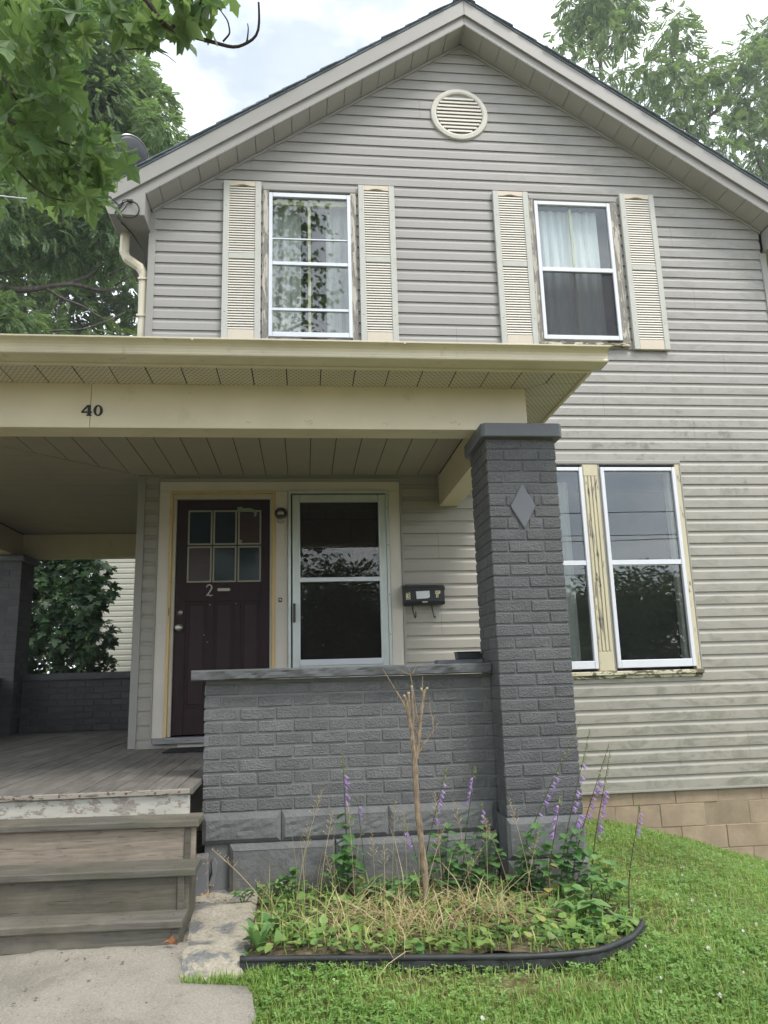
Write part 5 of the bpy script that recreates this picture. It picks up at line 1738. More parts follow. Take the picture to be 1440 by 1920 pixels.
def bellflower(label, tip, basepx, y, fl, side=1, leaves=(), red=False, nlv=6, buds=True, n_fl=8, sc=1.0, big=.075):
    """tip px, foot px x, depth y; fl = (t0,t1) flowering stretch of the stem, 0 foot .. 1 tip"""
    top = np.array(at(*tip, y=y)); b = np.array(at(basepx, 1690, y=y)); b[2] = float(bz_(b[0], y))
    t = thing('bellflower', label, 'flower', 'bellflowers growing in the bed', tuple(b))
    top = top-b
    bow = np.array([(top[0])*.10, 0, .0])
    def pt(u): return top*np.array([u**1.25, u, u])+np.array([0, .02*math.sin(u*5), 0])
    path = [pt(u) for u in np.linspace(0, 1, 12)]
    MB().tube(path, list(np.linspace(.0042, .0012, 12)*sc), 5).build('stem', M['redstem'] if red else M['stem'], t)
    for i in range(n_fl):
        if i and rnd.random() < .12: continue
        u = fl[0]+(fl[1]-fl[0])*(i+.5)/n_fl+rnd.uniform(-.01, .01)
        p = pt(u)
        d = Vector((side*rnd.uniform(.35, 1.0), rnd.uniform(-.9, .4), rnd.uniform(-1.2, -.4)))
        o = put('flower', ME_FL, None, t); orient(o, tuple(p+np.array([side*.006, 0, 0])), d, rnd.uniform(.025, .037)*sc, rnd.uniform(0, 3), 'Z')
    if buds:
        m = MB()
        for i in range(16):
            u = fl[1]+(.995-fl[1])*i/16
            p = pt(u); l = .016*(1.15-u)*4*sc; l = min(max(l, .006), .018)
            s = side if rnd.random() < .7 else -side
            d = np.array([s*.55, rnd.uniform(-.5, .5), -.55])*l*1.2
            m.tube([p, p+d*.5, p+d], [.0012, .0032*sc, .0006], 4)
        m.build('bud_spike', M['bud'], t)
    for i in range(nlv):
        u = .06+(fl[0]-.10)*(i+.3)/nlv
        p = pt(u); a = i*2.4+rnd.uniform(-.4, .4)
        s = big*(1.15-.75*u/max(fl[0], .2))*rnd.uniform(.8, 1.15)*sc
        o = put('leaf', ME_BELL if not (leaves and i in leaves) else ME_YEL, None, t)
        d = Vector((math.cos(a), math.sin(a)*.8-.25, rnd.uniform(-.5, .15)))
        orient(o, tuple(p), d, s)
    return t


B = bellflower
B('bellflower standing alone left of the cut sapling against the parapet', (641, 1408), 655, -2.36, (.64, .86), 1, nlv=15, big=.135, n_fl=7)
B('short bellflower spike just right of the lone left bellflower', (668, 1490), 690, -2.40, (.78, .92), 1, nlv=4, n_fl=4, sc=.75)
B('bellflower directly right of the sapling, its bells low on the stem', (836, 1436), 790, -2.40, (.55, .88), 1, nlv=7, n_fl=9)
B('bellflower with a curved tip leaning right before the parapet', (890, 1432), 868, -2.42, (.72, .90), -1, nlv=9, n_fl=7, big=.09)
B('low bellflower bending left against the base of the sapling', (762, 1545), 800, -2.44, (.70, .93), -1, nlv=5, n_fl=6, sc=.85)
B('bellflower close to the dark corner between parapet and pillar', (903, 1500), 885, -2.44, (.72, .92), 1, nlv=6, n_fl=6, sc=.85)
B('longest bellflower arching rightwards across the pillar face', (1086, 1352), 965, -2.50, (.46, .68), 1, nlv=8, n_fl=11, big=.085)
B('bellflower with red stem and yellowing leaves in front of the pillar', (1049, 1488), 1026, -2.75, (.62, .92), -1, leaves=(1, 2, 3, 5), red=True, nlv=8, n_fl=7, big=.06)
B('bellflower at the pillar edge with a thin bare tip', (1104, 1366), 1050, -2.55, (.50, .80), 1, nlv=6, n_fl=10, big=.09)
B('bellflower bowed over the pillar foot with drooping bells', (1085, 1515), 1046, -2.62, (.72, .98), 1, nlv=7, n_fl=10, buds=False)
B('bellflower with crowded purple bells before the siding', (1139, 1394), 1068, -2.58, (.52, .78), 1, red=True, nlv=5, n_fl=12)
B('rightmost of the bellflowers with crowded bells, long budding tip', (1141, 1408), 1108, -2.62, (.44, .76), 1, red=True, nlv=4, n_fl=13, big=.06)
B('solitary bellflower at the lawn side of the bed, apart from the rest', (1196, 1505), 1178, -2.78, (.72, .93), 1, red=True, nlv=4, n_fl=6, sc=.85, big=.07)

# leaf litter and grit on the walk, the slab and the porch boards
n = 150
lx_ = np.concatenate([rng.uniform(-.6, .55, 55), rng.uniform(.52, .85, 45), rng.uniform(-1.2, .5, 50)]); ly_ = np.concatenate([rng.uniform(-3.6, -2.98, 55), rng.uniform(-2.45, -2.2, 45), rng.uniform(-2.4, .6, 50)])
lz_ = np.concatenate([walkz(ly_[:55])+.008, np.full(45, .122), np.full(50, .705)])
V, F = scatter(np.array([(-.4, 0, 0), (.3, -.3, .1), (.6, .1, 0), (.1, .4, .15)]), np.array([(0, 1, 2, 3)]), rot_zx(rng.uniform(0, 6, n), rng.normal(0, .3, n)), np.stack([lx_, ly_, lz_], 1), rng.uniform(.005, .022, n)*np.where(np.arange(n) > 99, .6, 1))
tag(put('leaf_litter', npmesh('leaf_litter', V, F), M['litter']), 'scattered crumbs of dead leaf on walk, slab and porch boards', kind='stuff')

# cut-back sapling
sap = thing('sapling_stub', 'pruned bare sapling with splayed cut branches in the middle of the bed', 'sapling')
sy = -2.66
def S_(px, py, dy=0.0): return tuple(at(px, py, y=sy+dy))
def limb(pts, r0, r1, parent=sap, mat='stub', name='branch', n=7):
    P = smooth_path([S_(*q) for q in pts], max(6, 3*len(pts)))
    k = np.linspace(0, 1, len(P))
    rr = r0+(r1-r0)*k
    rr = rr*(1+.10*np.sin(k*23)+.06*np.sin(k*57))
    return MB().tube([tuple(p) for p in P], list(rr), n).build(name, M[mat], parent, smooth=False)
limb([(801, 1735), (799, 1690), (797, 1640), (791, 1585), (783, 1520), (779, 1460), (777, 1418)], .0185, .0145, name='trunk', n=10)
limb([(778, 1424), (774, 1390), (772, 1370), (767, 1345), (763, 1318)], .0135, .0105)
limb([(764, 1330, .0), (762, 1312), (758, 1305)], .008, .006); limb([(768, 1345), (767, 1315), (766, 1300)], .008, .0065)
limb([(774, 1372), (775, 1340), (773, 1312), (772, 1288)], .0075, .0055)
limb([(780, 1422), (784, 1395), (787, 1365), (791, 1330), (795, 1296)], .0120, .008)
limb([(795, 1300), (797, 1294), (800, 1291)], .007, .0055); limb([(794, 1300), (790, 1292)], .007, .005)
limb([(792, 1294), (792, 1282), (792, 1268)], .003, .0022)
limb([(782, 1416), (795, 1395), (808, 1378), (816, 1364), (823, 1354)], .0058, .002, mat='stub')
limb([(812, 1366), (811, 1352), (815, 1342)], .0035, .0022); limb([(812, 1350), (806, 1335), (806, 1304)], .003, .002)
limb([(784, 1380), (776, 1362), (768, 1345)], .005, .004)
limb([(786, 1360), (780, 1330), (774, 1290), (769, 1262), (767, 1254)], .0042, .0024)
limb([(770, 1266), (760, 1262), (752, 1257)], .0026, .0018); limb([(773, 1264), (778, 1254), (786, 1243)], .0026, .0018)
limb([(762, 1330), (750, 1306), (742, 1296), (732, 1278), (717, 1254)], .0046, .0024)
limb([(760, 1318), (748, 1308), (746, 1300)], .003, .002)
for (px, py, r) in ((766, 1299, .0072), (772, 1287, .006), (801, 1290, .006), (790, 1291, .0055), (758, 1304, .0065)):
    c = S_(px, py); MB().lathe([(r, -.004), (r, .002), (r*.6, .004)], c, 'z', 8).build('cut_end', M['cutwood'], sap)

# broad weeds: a dock-like clump at the left end of the edging
def rosette(label, px, py, y, n, l, wid, cat='plant', name='dock_plant', up=.9, mat='vineleaf', group=None):
    b = at(px, py, y=y); b[2] = float(bz_(b[0], y))
    t = thing(name, label, cat, group, tuple(b))
    for i in range(n):
        a = i*2.4+rnd.uniform(-.4, .4); L_ = l*rnd.uniform(.7, 1.15); e = up*rnd.uniform(.7, 1.1)
        m = 8; V = []; F = []
        for j in range(m+1):
            s = j/m; r = L_*math.sin(e*0+s*.8)*.62*(1.2-e*.5)+L_*.05; z = L_*s*math.sin(min(1.45, e*1.2))*(1-.42*s*s)
            ww = wid*math.sin(PI*min(.985, s**.8*.94+.06))*(1+(.12 if j % 2 else -.1))
            ca, sa = math.cos(a), math.sin(a)
            V += [(r*ca+ww*sa, r*sa-ww*ca, z+.25*ww), (r*ca, r*sa, z), (r*ca-ww*sa, r*sa+ww*ca, z+.25*ww)]
        for j in range(m):
            o = j*3; F += [(o, o+1, o+4, o+3), (o+1, o+2, o+5, o+4)]
        me = bpy.data.meshes.new('leaf'); me.from_pydata(V, [], F)
        put('leaf', me, M[mat], t, smooth=True)
    return t


rosette('tall toothed dandelion-like clump at the left end of the edging', 487, 1780, -3.08, 13, .19, .017, up=.95)
rosette('broad dull dock leaf clump behind the toothed clump', 512, 1740, -2.85, 6, .17, .030, up=.9, mat='bellleaf')
rosette('small pale lettuce-like weed inside the edging near the sapling', 835, 1775, -3.12, 7, .075, .018, up=.6)
rosette('little weed rosette at the edging left of the bed centre', 560, 1785, -3.10, 7, .07, .014, up=.5)


def leafy(label, pxs, y, group=None, name='leafy_plant', s0=.07, n=9, mat=None):
    """several short arching stems set with broad pointed leaves"""
    b = np.array(at(pxs[0][0], pxs[0][1], y=y)); b[2] = float(bz_(b[0], y))
    t = thing(name, label, 'plant', group, tuple(b))
    for px, py, dy in pxs[1:]:
        e = np.array(at(px, py, y=y+dy))-b
        path = [e*np.array([u, u, u**.75])+np.array([0, 0, .02*math.sin(PI*u)]) for u in np.linspace(0, 1, 8)]
        MB().tube(path, list(np.linspace(.003, .0013, 8)), 5).build('stem', M['stem'], t)
        for i in range(n):
            u = .3+.7*(i+.5)/n; p = e*np.array([u, u, u**.75])+np.array([0, 0, .02*math.sin(PI*u)])
            a = i*2.4+rnd.uniform(-.5, .5)
            o = put('leaf', mat or ME_VINE, None, t)
            orient(o, tuple(p), Vector((math.cos(a), math.sin(a)*.7-.45, rnd.uniform(-.35, .05))), s0*rnd.uniform(.7, 1.2))
    return t


leafy('large pale broad-leaved plant at the right end of the bed over the edging', [(1095, 1720), (1070, 1655, -.05), (1110, 1690, -.15), (1050, 1690, -.1), (1140, 1730, -.1), (1085, 1745, -.28), (1120, 1770, -.32), (1040, 1740, -.2), (1075, 1780, -.3)], -2.86, s0=.085, n=7)
leafy('broad-leaved seedling spilling over the right corner of the edging', [(1165, 1740), (1190, 1725, -.05), (1150, 1720, -.05), (1195, 1752, -.12)], -2.95, s0=.08, n=5)
leafy('low vine creeping along the right front of the bed', [(985, 1760), (940, 1755, -.05), (1010, 1775, -.08), (1020, 1750, .0)], -3.05, s0=.04, n=8)
leafy('dense heart-leaved weed by the foot of the pillar', [(985, 1690), (960, 1640, .0), (1010, 1650, 0), (930, 1670, 0), (990, 1620, .02), (1040, 1640, .02)], -2.55, s0=.065, n=8, mat=ME_BELL)
leafy('heart-leaved weed between the sapling and the pillar', [(880, 1700), (850, 1620, 0), (900, 1630, 0), (870, 1580, 0), (830, 1650, 0), (925, 1640, 0)], -2.50, s0=.06, n=8, mat=ME_BELL)
leafy('heart-leaved weed left of the sapling against the parapet base', [(700, 1700), (680, 1660, 0), (730, 1660, 0), (710, 1640, 0), (755, 1640, 0)], -2.45, s0=.055, n=6, mat=ME_BELL)
leafy('little weed in the crack by the broken brick', [(455, 1690), (440, 1672, -.02), (470, 1665, -.02), (500, 1665, -.02)], -2.40, s0=.035, n=6)

# taller leafy weeds standing along the foot of the wall and pillar
for i, (lab, px, py, y, s, top, mt_) in enumerate((
    ('tall green weed between the two groups of seed grass before the parapet', 640, 1690, -2.40, .05, ((628, 1600), (650, 1575), (668, 1610), (612, 1635)), ME_BELL),
    ('tall leafy weed just right of the sapling', 835, 1700, -2.46, .055, ((820, 1560), (842, 1540), (862, 1575), (810, 1600), (850, 1610)), ME_BELL),
    ('leafy weed in front of the dark corner beside the pillar', 915, 1705, -2.46, .055, ((900, 1545), (925, 1560), (890, 1590), (940, 1590)), ME_BELL),
    ('broad green weed hiding the pillar foot', 1000, 1705, -2.56, .065, ((985, 1560), (1008, 1540), (1030, 1575), (970, 1600), (1048, 1600)), ME_BELL),
    ('leafy weed at the right edge of the pillar foot', 1075, 1700, -2.60, .065, ((1060, 1560), (1085, 1550), (1105, 1590), (1050, 1610), (1120, 1630)), ME_BELL),
    ('pale leafy weed right of the broad-leaved plant', 1135, 1715, -2.72, .06, ((1120, 1600), (1145, 1610), (1165, 1650), (1110, 1640)), ME_VINE),
    ('low green weed between the toothed clump and the parapet', 545, 1700, -2.42, .045, ((530, 1640), (555, 1625), (575, 1650), (510, 1655)), ME_BELL),
    ('low weed in front of the sapling foot', 770, 1715, -2.62, .05, ((750, 1650), (775, 1640), (735, 1670)), ME_VINE))):
    leafy(lab, [(px, py)]+[(a, b, rnd.uniform(-.08, .03)) for a, b in top], y, name='leafy_weed', s0=s, n=8, mat=mt_)

# dry straw, seed-head grasses and low ground weeds in the bed
parts = []
n = 640
cx = rng.choice([1.30, 1.62, 1.95, 2.12, 1.48], n, p=[.15, .35, .25, .1, .15])+rng.normal(0, .10, n); cy = rng.choice([-2.9, -2.75, -3.0], n)+rng.normal(0, .07, n)
ok = inpoly(BED, cx, cy); cx, cy = cx[ok], cy[ok]; n = len(cx)
tv = np.array([(-1, 0, 0), (1, 0, 0), (-1, .35, .14), (1, .35, .14), (-.8, .72, .17), (.8, .72, .17), (0, 1.0, .10)], float); tv[:, 0] *= .0072
tf = np.array([(0, 1, 3), (0, 3, 2), (2, 3, 5), (2, 5, 4), (4, 5, 6)])
parts.append(scatter(tv, tf, rot_zx(rng.uniform(0, 2*PI, n), rng.normal(.12, .22, n)), np.stack([cx, cy, bz_(cx, cy)+rng.uniform(0, .04, n)], 1), rng.uniform(.10, .36, n)))
# upright thin stalks
n = 46
cx = rng.choice([1.10, 1.35, 1.6, 1.9, 2.15], n)+rng.normal(0, .12, n); cy = rng.uniform(-3.0, -2.4, n)
ok = inpoly(BED, cx, cy); cx, cy = cx[ok], cy[ok]; n = len(cx)
tv2 = np.array([(-1, 0, 0), (1, 0, 0), (-1, .06, .4), (1, .06, .4), (-.8, .18, .75), (.8, .18, .75), (0, .36, 1.0)], float); tv2[:, 0] *= .0036
parts.append(scatter(tv2, tf, rot_zx(rng.uniform(0, 2*PI, n), rng.normal(0, .22, n)), np.stack([cx, cy, bz_(cx, cy)], 1), rng.uniform(.20, .46, n)))
V, F = join(parts)
tag(put('dry_straw', npmesh('dry_straw', V, F), M['straw']), 'flattened dry straw and thin stalks in the flower bed', kind='stuff')

# seed-head grass stalks, each its own plant
ME_SEED = None
def panicle(label, foot, tip, y, n=18, l=.13):
    b = np.array(at(foot, 1690, y=y)); b[2] = float(bz_(b[0], y)); e = np.array(at(*tip, y=y-.03))-b
    t = thing('seed_grass', label, 'grass', 'grass stalks gone to seed in the bed', tuple(b))
    def pt(u): return e*np.array([u**1.5, u, u])
    MB().tube([pt(u) for u in np.linspace(0, 1, 10)], list(np.linspace(.0024, .0012, 10)), 4).build('stalk', M['straw'], t)
    m = MB(); L_ = np.linalg.norm(e)
    for i in range(n):
        u = 1-(l/L_)*(i+.2)/n
        p = pt(u); a = i*2.4; s = .028*(.35+i/n)
        d = np.array([math.cos(a)*.7, math.sin(a)*.7, .55])*s
        m.tube([p, p+d], [.0006, .0004], 3, False)
        m.tube([p+d*.75, p+d*.95, p+d*1.25], [.0006, .0019, .0004], 4)
        m.tube([p+d*.45, p+d*.55, p+d*.8], [.0005, .0016, .0003], 4)
    m.build('seed_head', M['straw'], t)
PN = [('seed grass stalk leaning far left across the broken bricks', 512, (397, 1592), -2.72), ('tall seed grass stalk left of the lone bellflower', 555, (604, 1482), -2.60),
      ('bent seed grass stalk at the left end of the parapet base', 520, (478, 1650), -2.60), ('slim seed grass stalk tight against the lone left bellflower', 665, (653, 1508), -2.45),
      ('bushy seed grass before the parapet, left of the sapling', 705, (697, 1560), -2.62), ('short seed grass stalk just left of the sapling', 722, (720, 1575), -2.60),
      ('seed grass right behind the sapling stem', 830, (815, 1485), -2.55), ('seed grass stalk leaning right in front of the parapet', 885, (850, 1500), -2.62),
      ('feathery seed grass near the dark pillar corner', 915, (912, 1535), -2.66), ('arching seed grass stalk reaching over the pillar foot', 960, (905, 1530), -2.70),
      ('pale seed grass in front of the pillar base', 985, (1010, 1560), -2.72), ('seed grass with a nodding head by the sapling fork', 765, (757, 1515), -2.58),
      ('thin seed grass at the left of the bed', 570, (577, 1545), -2.55)]
PN += [('seed grass stalk leaning over the edging left of centre', 640, (610, 1600), -2.86), ('tall wispy seed grass between lone bellflower and sapling', 735, (742, 1500), -2.50),
       ('drooping seed grass right of the sapling foot', 850, (905, 1590), -2.80), ('upright seed grass stalk at the centre of the bed', 790, (835, 1545), -2.84),
       ('seed grass leaning left from the pillar foot', 1000, (955, 1500), -2.64), ('fine seed grass at the parapet, left third', 600, (625, 1520), -2.48)]
for a in PN: panicle(*a)

parts = []
tvw = np.array(HL[0]); tfw = np.array(HL[1])
n = 4200
x = rng.uniform(.87, 2.8, n); y = rng.uniform(-3.33, -2.2, n)
ok = inpoly(BED, x, y)
dn = .5+.5*np.sin(x*6+2*np.sin(y*5))*np.sin(y*8+x*3)
ok &= rng.uniform(0, 1, n) < .45+.55*dn
x, y = x[ok], y[ok]
R = rot_zx(rng.uniform(0, 2*PI, len(x)), rng.normal(.25, .35, len(x)))
parts.append(scatter(tvw, tfw, R, np.stack([x, y, bz_(x, y)+rng.uniform(.005, .06, len(x))], 1), .012+.045*rng.uniform(0, 1, len(x))**2.2))
V, F = join(parts)
tag(put('ground_weeds', npmesh('ground_weeds', V, F), M['weed']), 'low green weeds covering the flower bed', kind='stuff')
n = 1300
x = rng.uniform(.87, 2.8, n); y = rng.uniform(-3.33, -2.25, n); ok = inpoly(BED, x, y); x, y = x[ok], y[ok]
R, h, tv = blades(len(x), x, y, .03, .11, .0016); R = rot_zx(rng.uniform(0, 2*PI, len(x)), rng.normal(.1, .45, len(x)))
V, F = scatter(tv, TRI, R, np.stack([x, y, bz_(x, y)-.003], 1), h)
tag(put('bed_grass', npmesh('bed_grass', V, F), M['grass']), 'thin grass growing up through the flower bed', kind='stuff')

# ================================================================== TREES
def maple_leaf():
    h = [(0, 0), (.13, -.05), (.33, -.09), (.29, .02), (.38, .07), (.24, .15), (.40, .20), (.62, .27), (.54, .36), (.58, .47), (.42, .45), (.30, .45), (.17, .40), (.22, .56), (.30, .66), (.17, .71), (.10, .84), (0, 1.0)]
    P = h+[(-a, b) for a, b in h[-2:0:-1]]
    V = [(0, .33, 0)]+[(a, b, .10*abs(a)-.16*(b-.3)**2) for a, b in P]
    n = len(P)
    return V, [(0, 1+i, 1+(i+1) % n) for i in range(n)]


MLV, MLF = maple_leaf()
MLV = np.array(MLV); MLF = np.array(MLF)
# cheaper outline for leaves far away
_k = [0, 1, 3, 6, 8, 9, 13, 15, 16, 18, 20, 21, 22, 26, 28, 29, 32, 34]


def frond(nl=7, droop=.35, ll=.34, lw=.15):
    V, F = [], []
    for i in range(nl):
        t = .22+.72*i/(nl-1)
        y, z = t, -droop*t*t
        for s in (1, -1):
            a = .95-.25*t
            dx, dy = s*math.sin(a), math.cos(a)
            L_ = ll*(1-.45*abs(t-.55)); o = len(V)
            V += [(0, y, z), (dx*L_*.45-dy*s*lw*.5, y+dy*L_*.45+s*dx*lw*.5*1, z-.03), (dx*L_, y+dy*L_, z-.12*L_*3), (dx*L_*.45+dy*s*lw*.5, y+dy*L_*.45-s*dx*lw*.5, z-.03)]
            F.append((o, o+1, o+2, o+3))
    o = len(V); V += [(0, .94, -droop*.9), (.05, 1.07, -droop*1.05), (0, 1.25, -droop*1.35), (-.05, 1.07, -droop*1.05)]; F.append((o, o+1, o+2, o+3))
    return np.array(V), np.array(F)


FR = frond()


def spray(clumps, per, size, tv, tf, flat=1.0, shell=.55, seed=1, droop=.3):
    """leaves or fronds standing outwards on rounded clumps; clumps: (centre, radius)"""
    r_ = np.random.default_rng(seed)
    P, D, SZ = [], [], []
    for c, rad in clumps:
        n = max(6, int(per*rad*rad))
        d = r_.normal(0, 1, (n, 3)); d /= np.linalg.norm(d, axis=1)[:, None]
        rr = rad*(shell+(1-shell)*r_.uniform(0, 1, n)**.6)*(1+.22*np.sin(d[:, 0]*5+c[0])*np.sin(d[:, 2]*4+c[1]))
        P.append(np.asarray(c)+d*rr[:, None]*np.array([1, 1, flat])); D.append(d)
    P = np.concatenate(P); D = np.concatenate(D); n = len(P)
    yaw = np.arctan2(-D[:, 0], D[:, 1])+r_.normal(0, .6, n)
    tilt = np.clip(D[:, 2]*.7, -.8, .8)-droop+r_.normal(0, .35, n)
    R = rot_zx(yaw, tilt)
    cs = r_.normal(0, .5, n)
    c, s = np.cos(cs), np.sin(cs); Z = np.zeros(n); O = np.ones(n)
    R = R@np.stack([np.stack([c, Z, s], -1), np.stack([Z, O, Z], -1), np.stack([-s, Z, c], -1)], 1)
    return scatter(tv, tf, R, P, r_.uniform(size*.65, size*1.2, n))


def limbs(name, paths, mat, parent):
    for pts, r0, r1 in paths:
        P = smooth_path(pts, max(8, 4*len(pts)))
        k = np.linspace(0, 1, len(P))
        MB().tube([tuple(p+np.array([.02*math.sin(9*t+r0*50), .0, .02*math.sin(13*t)])*min(1, r0*12)) for p, t in zip(P, k)], list(r0+(r1-r0)*k), 7).build(name, M[mat], parent, smooth=True)


def pc(l, y, jit=0.0, depth=0.0, seed=0):
    """clumps given as (pixel x, pixel y, pixel radius) at a distance"""
    r_ = np.random.default_rng(seed); res = []
    for a, b, r in l:
        yy = y+r_.uniform(-depth, depth)
        c = at(a, b, y=yy); d = np.linalg.norm(c-CAM)
        res.append((c, r/FPX*d))
    return res


# ---- walnut behind the house on the left
t = thing('walnut_tree', 'big dark walnut tree with drooping compound leaves behind the left of the house', 'tree')
cl = [(150, 90, 60), (205, 120, 50), (245, 150, 40), (278, 195, 38), (298, 240, 32), (315, 268, 20), (235, 215, 50), (180, 190, 60), (110, 180, 65), (40, 160, 70), (60, 270, 70), (150, 280, 60), (215, 300, 50), (260, 285, 35), (-40, 240, 90), (-60, 80, 90), (60, 70, 70),
      (40, 360, 60), (120, 370, 55), (200, 370, 45), (-40, 380, 80), (150, 425, 45), (90, 430, 50), (205, 430, 35), (25, 430, 50), (180, 475, 40), (235, 480, 25), (120, 490, 30), (20, 610, 45), (75, 630, 35), (-60, 520, 80), (-50, 640, 80)]
V, F = spray(pc(cl, 8.0, depth=1.6, seed=3), 900, .27, *FR, seed=4)
tag(put('crown', npmesh('crown', V, F), M['walnut_dark'], t), kind='stuff')
def pb(l, y): return [tuple(at(a, b, y=y+d)) for a, b, d in l]
limbs('limb', [(pb([(-120, 520, 0), (-20, 532, 0), (40, 545, 0), (90, 540, .2), (140, 530, .3), (195, 546, .5), (215, 542, .7)], 7.2), .085, .03),
               (pb([(85, 541, .2), (110, 556, .1), (150, 572, 0), (200, 600, -.2)], 7.2), .035, .012), (pb([(130, 531, .3), (160, 520, .4), (180, 505, .5), (200, 490, .6)], 7.2), .04, .012),
               (pb([(-30, 522, 0), (20, 508, 0), (55, 495, 0), (80, 470, .2)], 7.2), .03, .01), (pb([(85, 622, -.2), (160, 617, -.2), (200, 602, 0), (235, 585, .2)], 7.2), .022, .008),
               (pb([(170, 400, 0), (185, 440, 0), (188, 480, .2), (200, 500, .3)], 7.2), .012, .012), (pb([(40, 545, 0), (55, 520, .1), (52, 500, .2)], 7.2), .015, .008),
               (pb([(30, 548, 0), (60, 590, -.2), (75, 640, -.3)], 7.2), .012, .006), (pb([(110, 556, .1), (106, 600, 0), (108, 640, 0)], 7.2), .010, .006),
               (pb([(205, 515, .4), (225, 505, .3), (238, 498, .3)], 7.2), .03, .02), (pb([(215, 535, .4), (235, 524, .3), (255, 510, .3)], 7.2), .022, .012)], 'bark', t)
b0 = at(-140, 900, y=7.2)
limbs('trunk', [([(b0[0], b0[1], -.6), (b0[0]+.1, 7.2, 2.5), (b0[0]+.05, 7.2, 5.5), (b0[0]+.3, 7.3, 9.5)], .26, .10)], 'bark', t)

# ---- sunlit woodland farther back on the left, read as one mass
cl = [(a+rnd.uniform(-20, 20), b+rnd.uniform(-20, 20), rnd.uniform(45, 75)) for a in range(-260, 340, 60) for b in range(330, 1300, 75)]
V, F = spray(pc(cl, 19, depth=2, seed=8), 62, .60, *FR, seed=9, shell=.7)
tag(put('woodland', npmesh('woodland', V, F), M['hedge']), 'bright green woodland far behind the left of the house', kind='stuff')
# the same belt of trees runs on behind the house to the right
r3 = np.random.default_rng(17)
cl = [(np.array([x+r3.uniform(-1, 1), 27+r3.uniform(-2, 3), z+r3.uniform(-.6, .6)-.4]), r3.uniform(1.1, 1.9)) for x in np.arange(3, 40, 2.1) for z in (.2, 2.0, 3.9, 5.6)]
V, F = spray(cl, 16, .62, *FR, seed=19, shell=.7)
tag(put('woodland', npmesh('woodland', V, F), M['hedge']), 'belt of trees behind the house on the right', kind='stuff')

# ---- shady maple shrub seen through the back of the porch
t = thing('maple_shrub', 'dark shady maple shrub seen through the rear porch opening', 'shrub')
cl = [(70, 1070, 40), (125, 1065, 40), (165, 1075, 35), (80, 1130, 40), (150, 1140, 40), (185, 1110, 30), (60, 1190, 35), (120, 1190, 35), (170, 1200, 40), (80, 1250, 40), (140, 1255, 40), (30, 1100, 40), (20, 1240, 40), (185, 1260, 30), (120, 1010, 40), (60, 1010, 40)]
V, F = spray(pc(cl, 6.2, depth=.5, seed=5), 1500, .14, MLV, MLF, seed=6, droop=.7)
tag(put('crown', npmesh('crown', V, F), M['maple_shaded'], t), kind='stuff')
b0 = at(110, 1300, y=6.4)
limbs('trunk', [([(b0[0], 6.4, -.6), (b0[0]+.05, 6.4, 1.2), (b0[0]-.1, 6.4, 3.0)], .05, .02)], 'bark', t)

# ---- tall trees behind the house on the right
def right_tree(label, cl, y, lm, trunk, seed, per=30):
    t = thing('walnut_tree', label, 'tree', 'trees rising behind the right roof slope')
    V, F = spray(pc(cl, y, depth=1.3, seed=seed), per*3.2, .50, *FR, seed=seed+1, shell=.35, droop=.45)
    tag(put('crown', npmesh('crown', V, F), M['walnut'], t), kind='stuff')
    limbs('limb', [(pb(l, y), a, b) for l, a, b in lm], 'bark', t)
    b = at(*trunk[0], y=y); e = at(*trunk[1], y=y)
    limbs('trunk', [([(b[0], y, -1), tuple(b), tuple(e)], .24, .07)], 'bark', t)
    return t


right_tree('slender open tree with a forked trunk just right of the roof peak',
           [(1075, 20, 26), (1060, 60, 20), (1090, 60, 22), (1050, 85, 14), (1115, 15, 26), (1150, 10, 26), (1185, 15, 22), (1130, 55, 22), (1160, 55, 22), (1105, 95, 18), (1085, 95, 14), (1175, 60, 18), (1150, 85, 16), (1100, -30, 40), (1150, -40, 45), (1190, 45, 12), (1080, 118, 12), (1115, 125, 10), (1140, 30, 20), (1095, 35, 22), (1170, 80, 12)], 20,
           [([(1127, 140, 0), (1125, 110, 0), (1112, 85, 0), (1098, 50, 0), (1093, 20, 0)], .075, .02), ([(1126, 108, 0), (1140, 92, 0), (1160, 60, 0), (1175, 30, 0)], .055, .015), ([(1105, 70, 0), (1085, 55, 0), (1070, 40, 0)], .03, .01), ([(1130, 102, 0), (1135, 60, 0), (1140, 20, 0)], .03, .01)], [(1128, 300), (1126, 110)], 21, 42)
right_tree('dense leafy tree in the middle of the right hand roofline',
           [(1245, 70, 28), (1265, 35, 20), (1280, 60, 22), (1240, 110, 26), (1285, 95, 26), (1215, 130, 22), (1190, 150, 20), (1150, 140, 16), (1170, 125, 14), (1260, 145, 30), (1305, 140, 30), (1325, 130, 20), (1225, 175, 24), (1275, 185, 30), (1320, 185, 28), (1250, 215, 22), (1300, 225, 28), (1345, 160, 20), (1350, 120, 14), (1290, 255, 24), (1205, 165, 18), (1330, 260, 24), (1365, 290, 20)], 21,
           [([(1225, 105, 0), (1245, 85, 0), (1262, 60, 0)], .05, .015), ([(1300, 240, 0), (1340, 210, 0), (1385, 165, 0)], .08, .05), ([(1290, 250, 0), (1270, 190, 0), (1262, 120, 0), (1258, 70, 0)], .07, .02)], [(1296, 400), (1290, 240)], 31, 40)
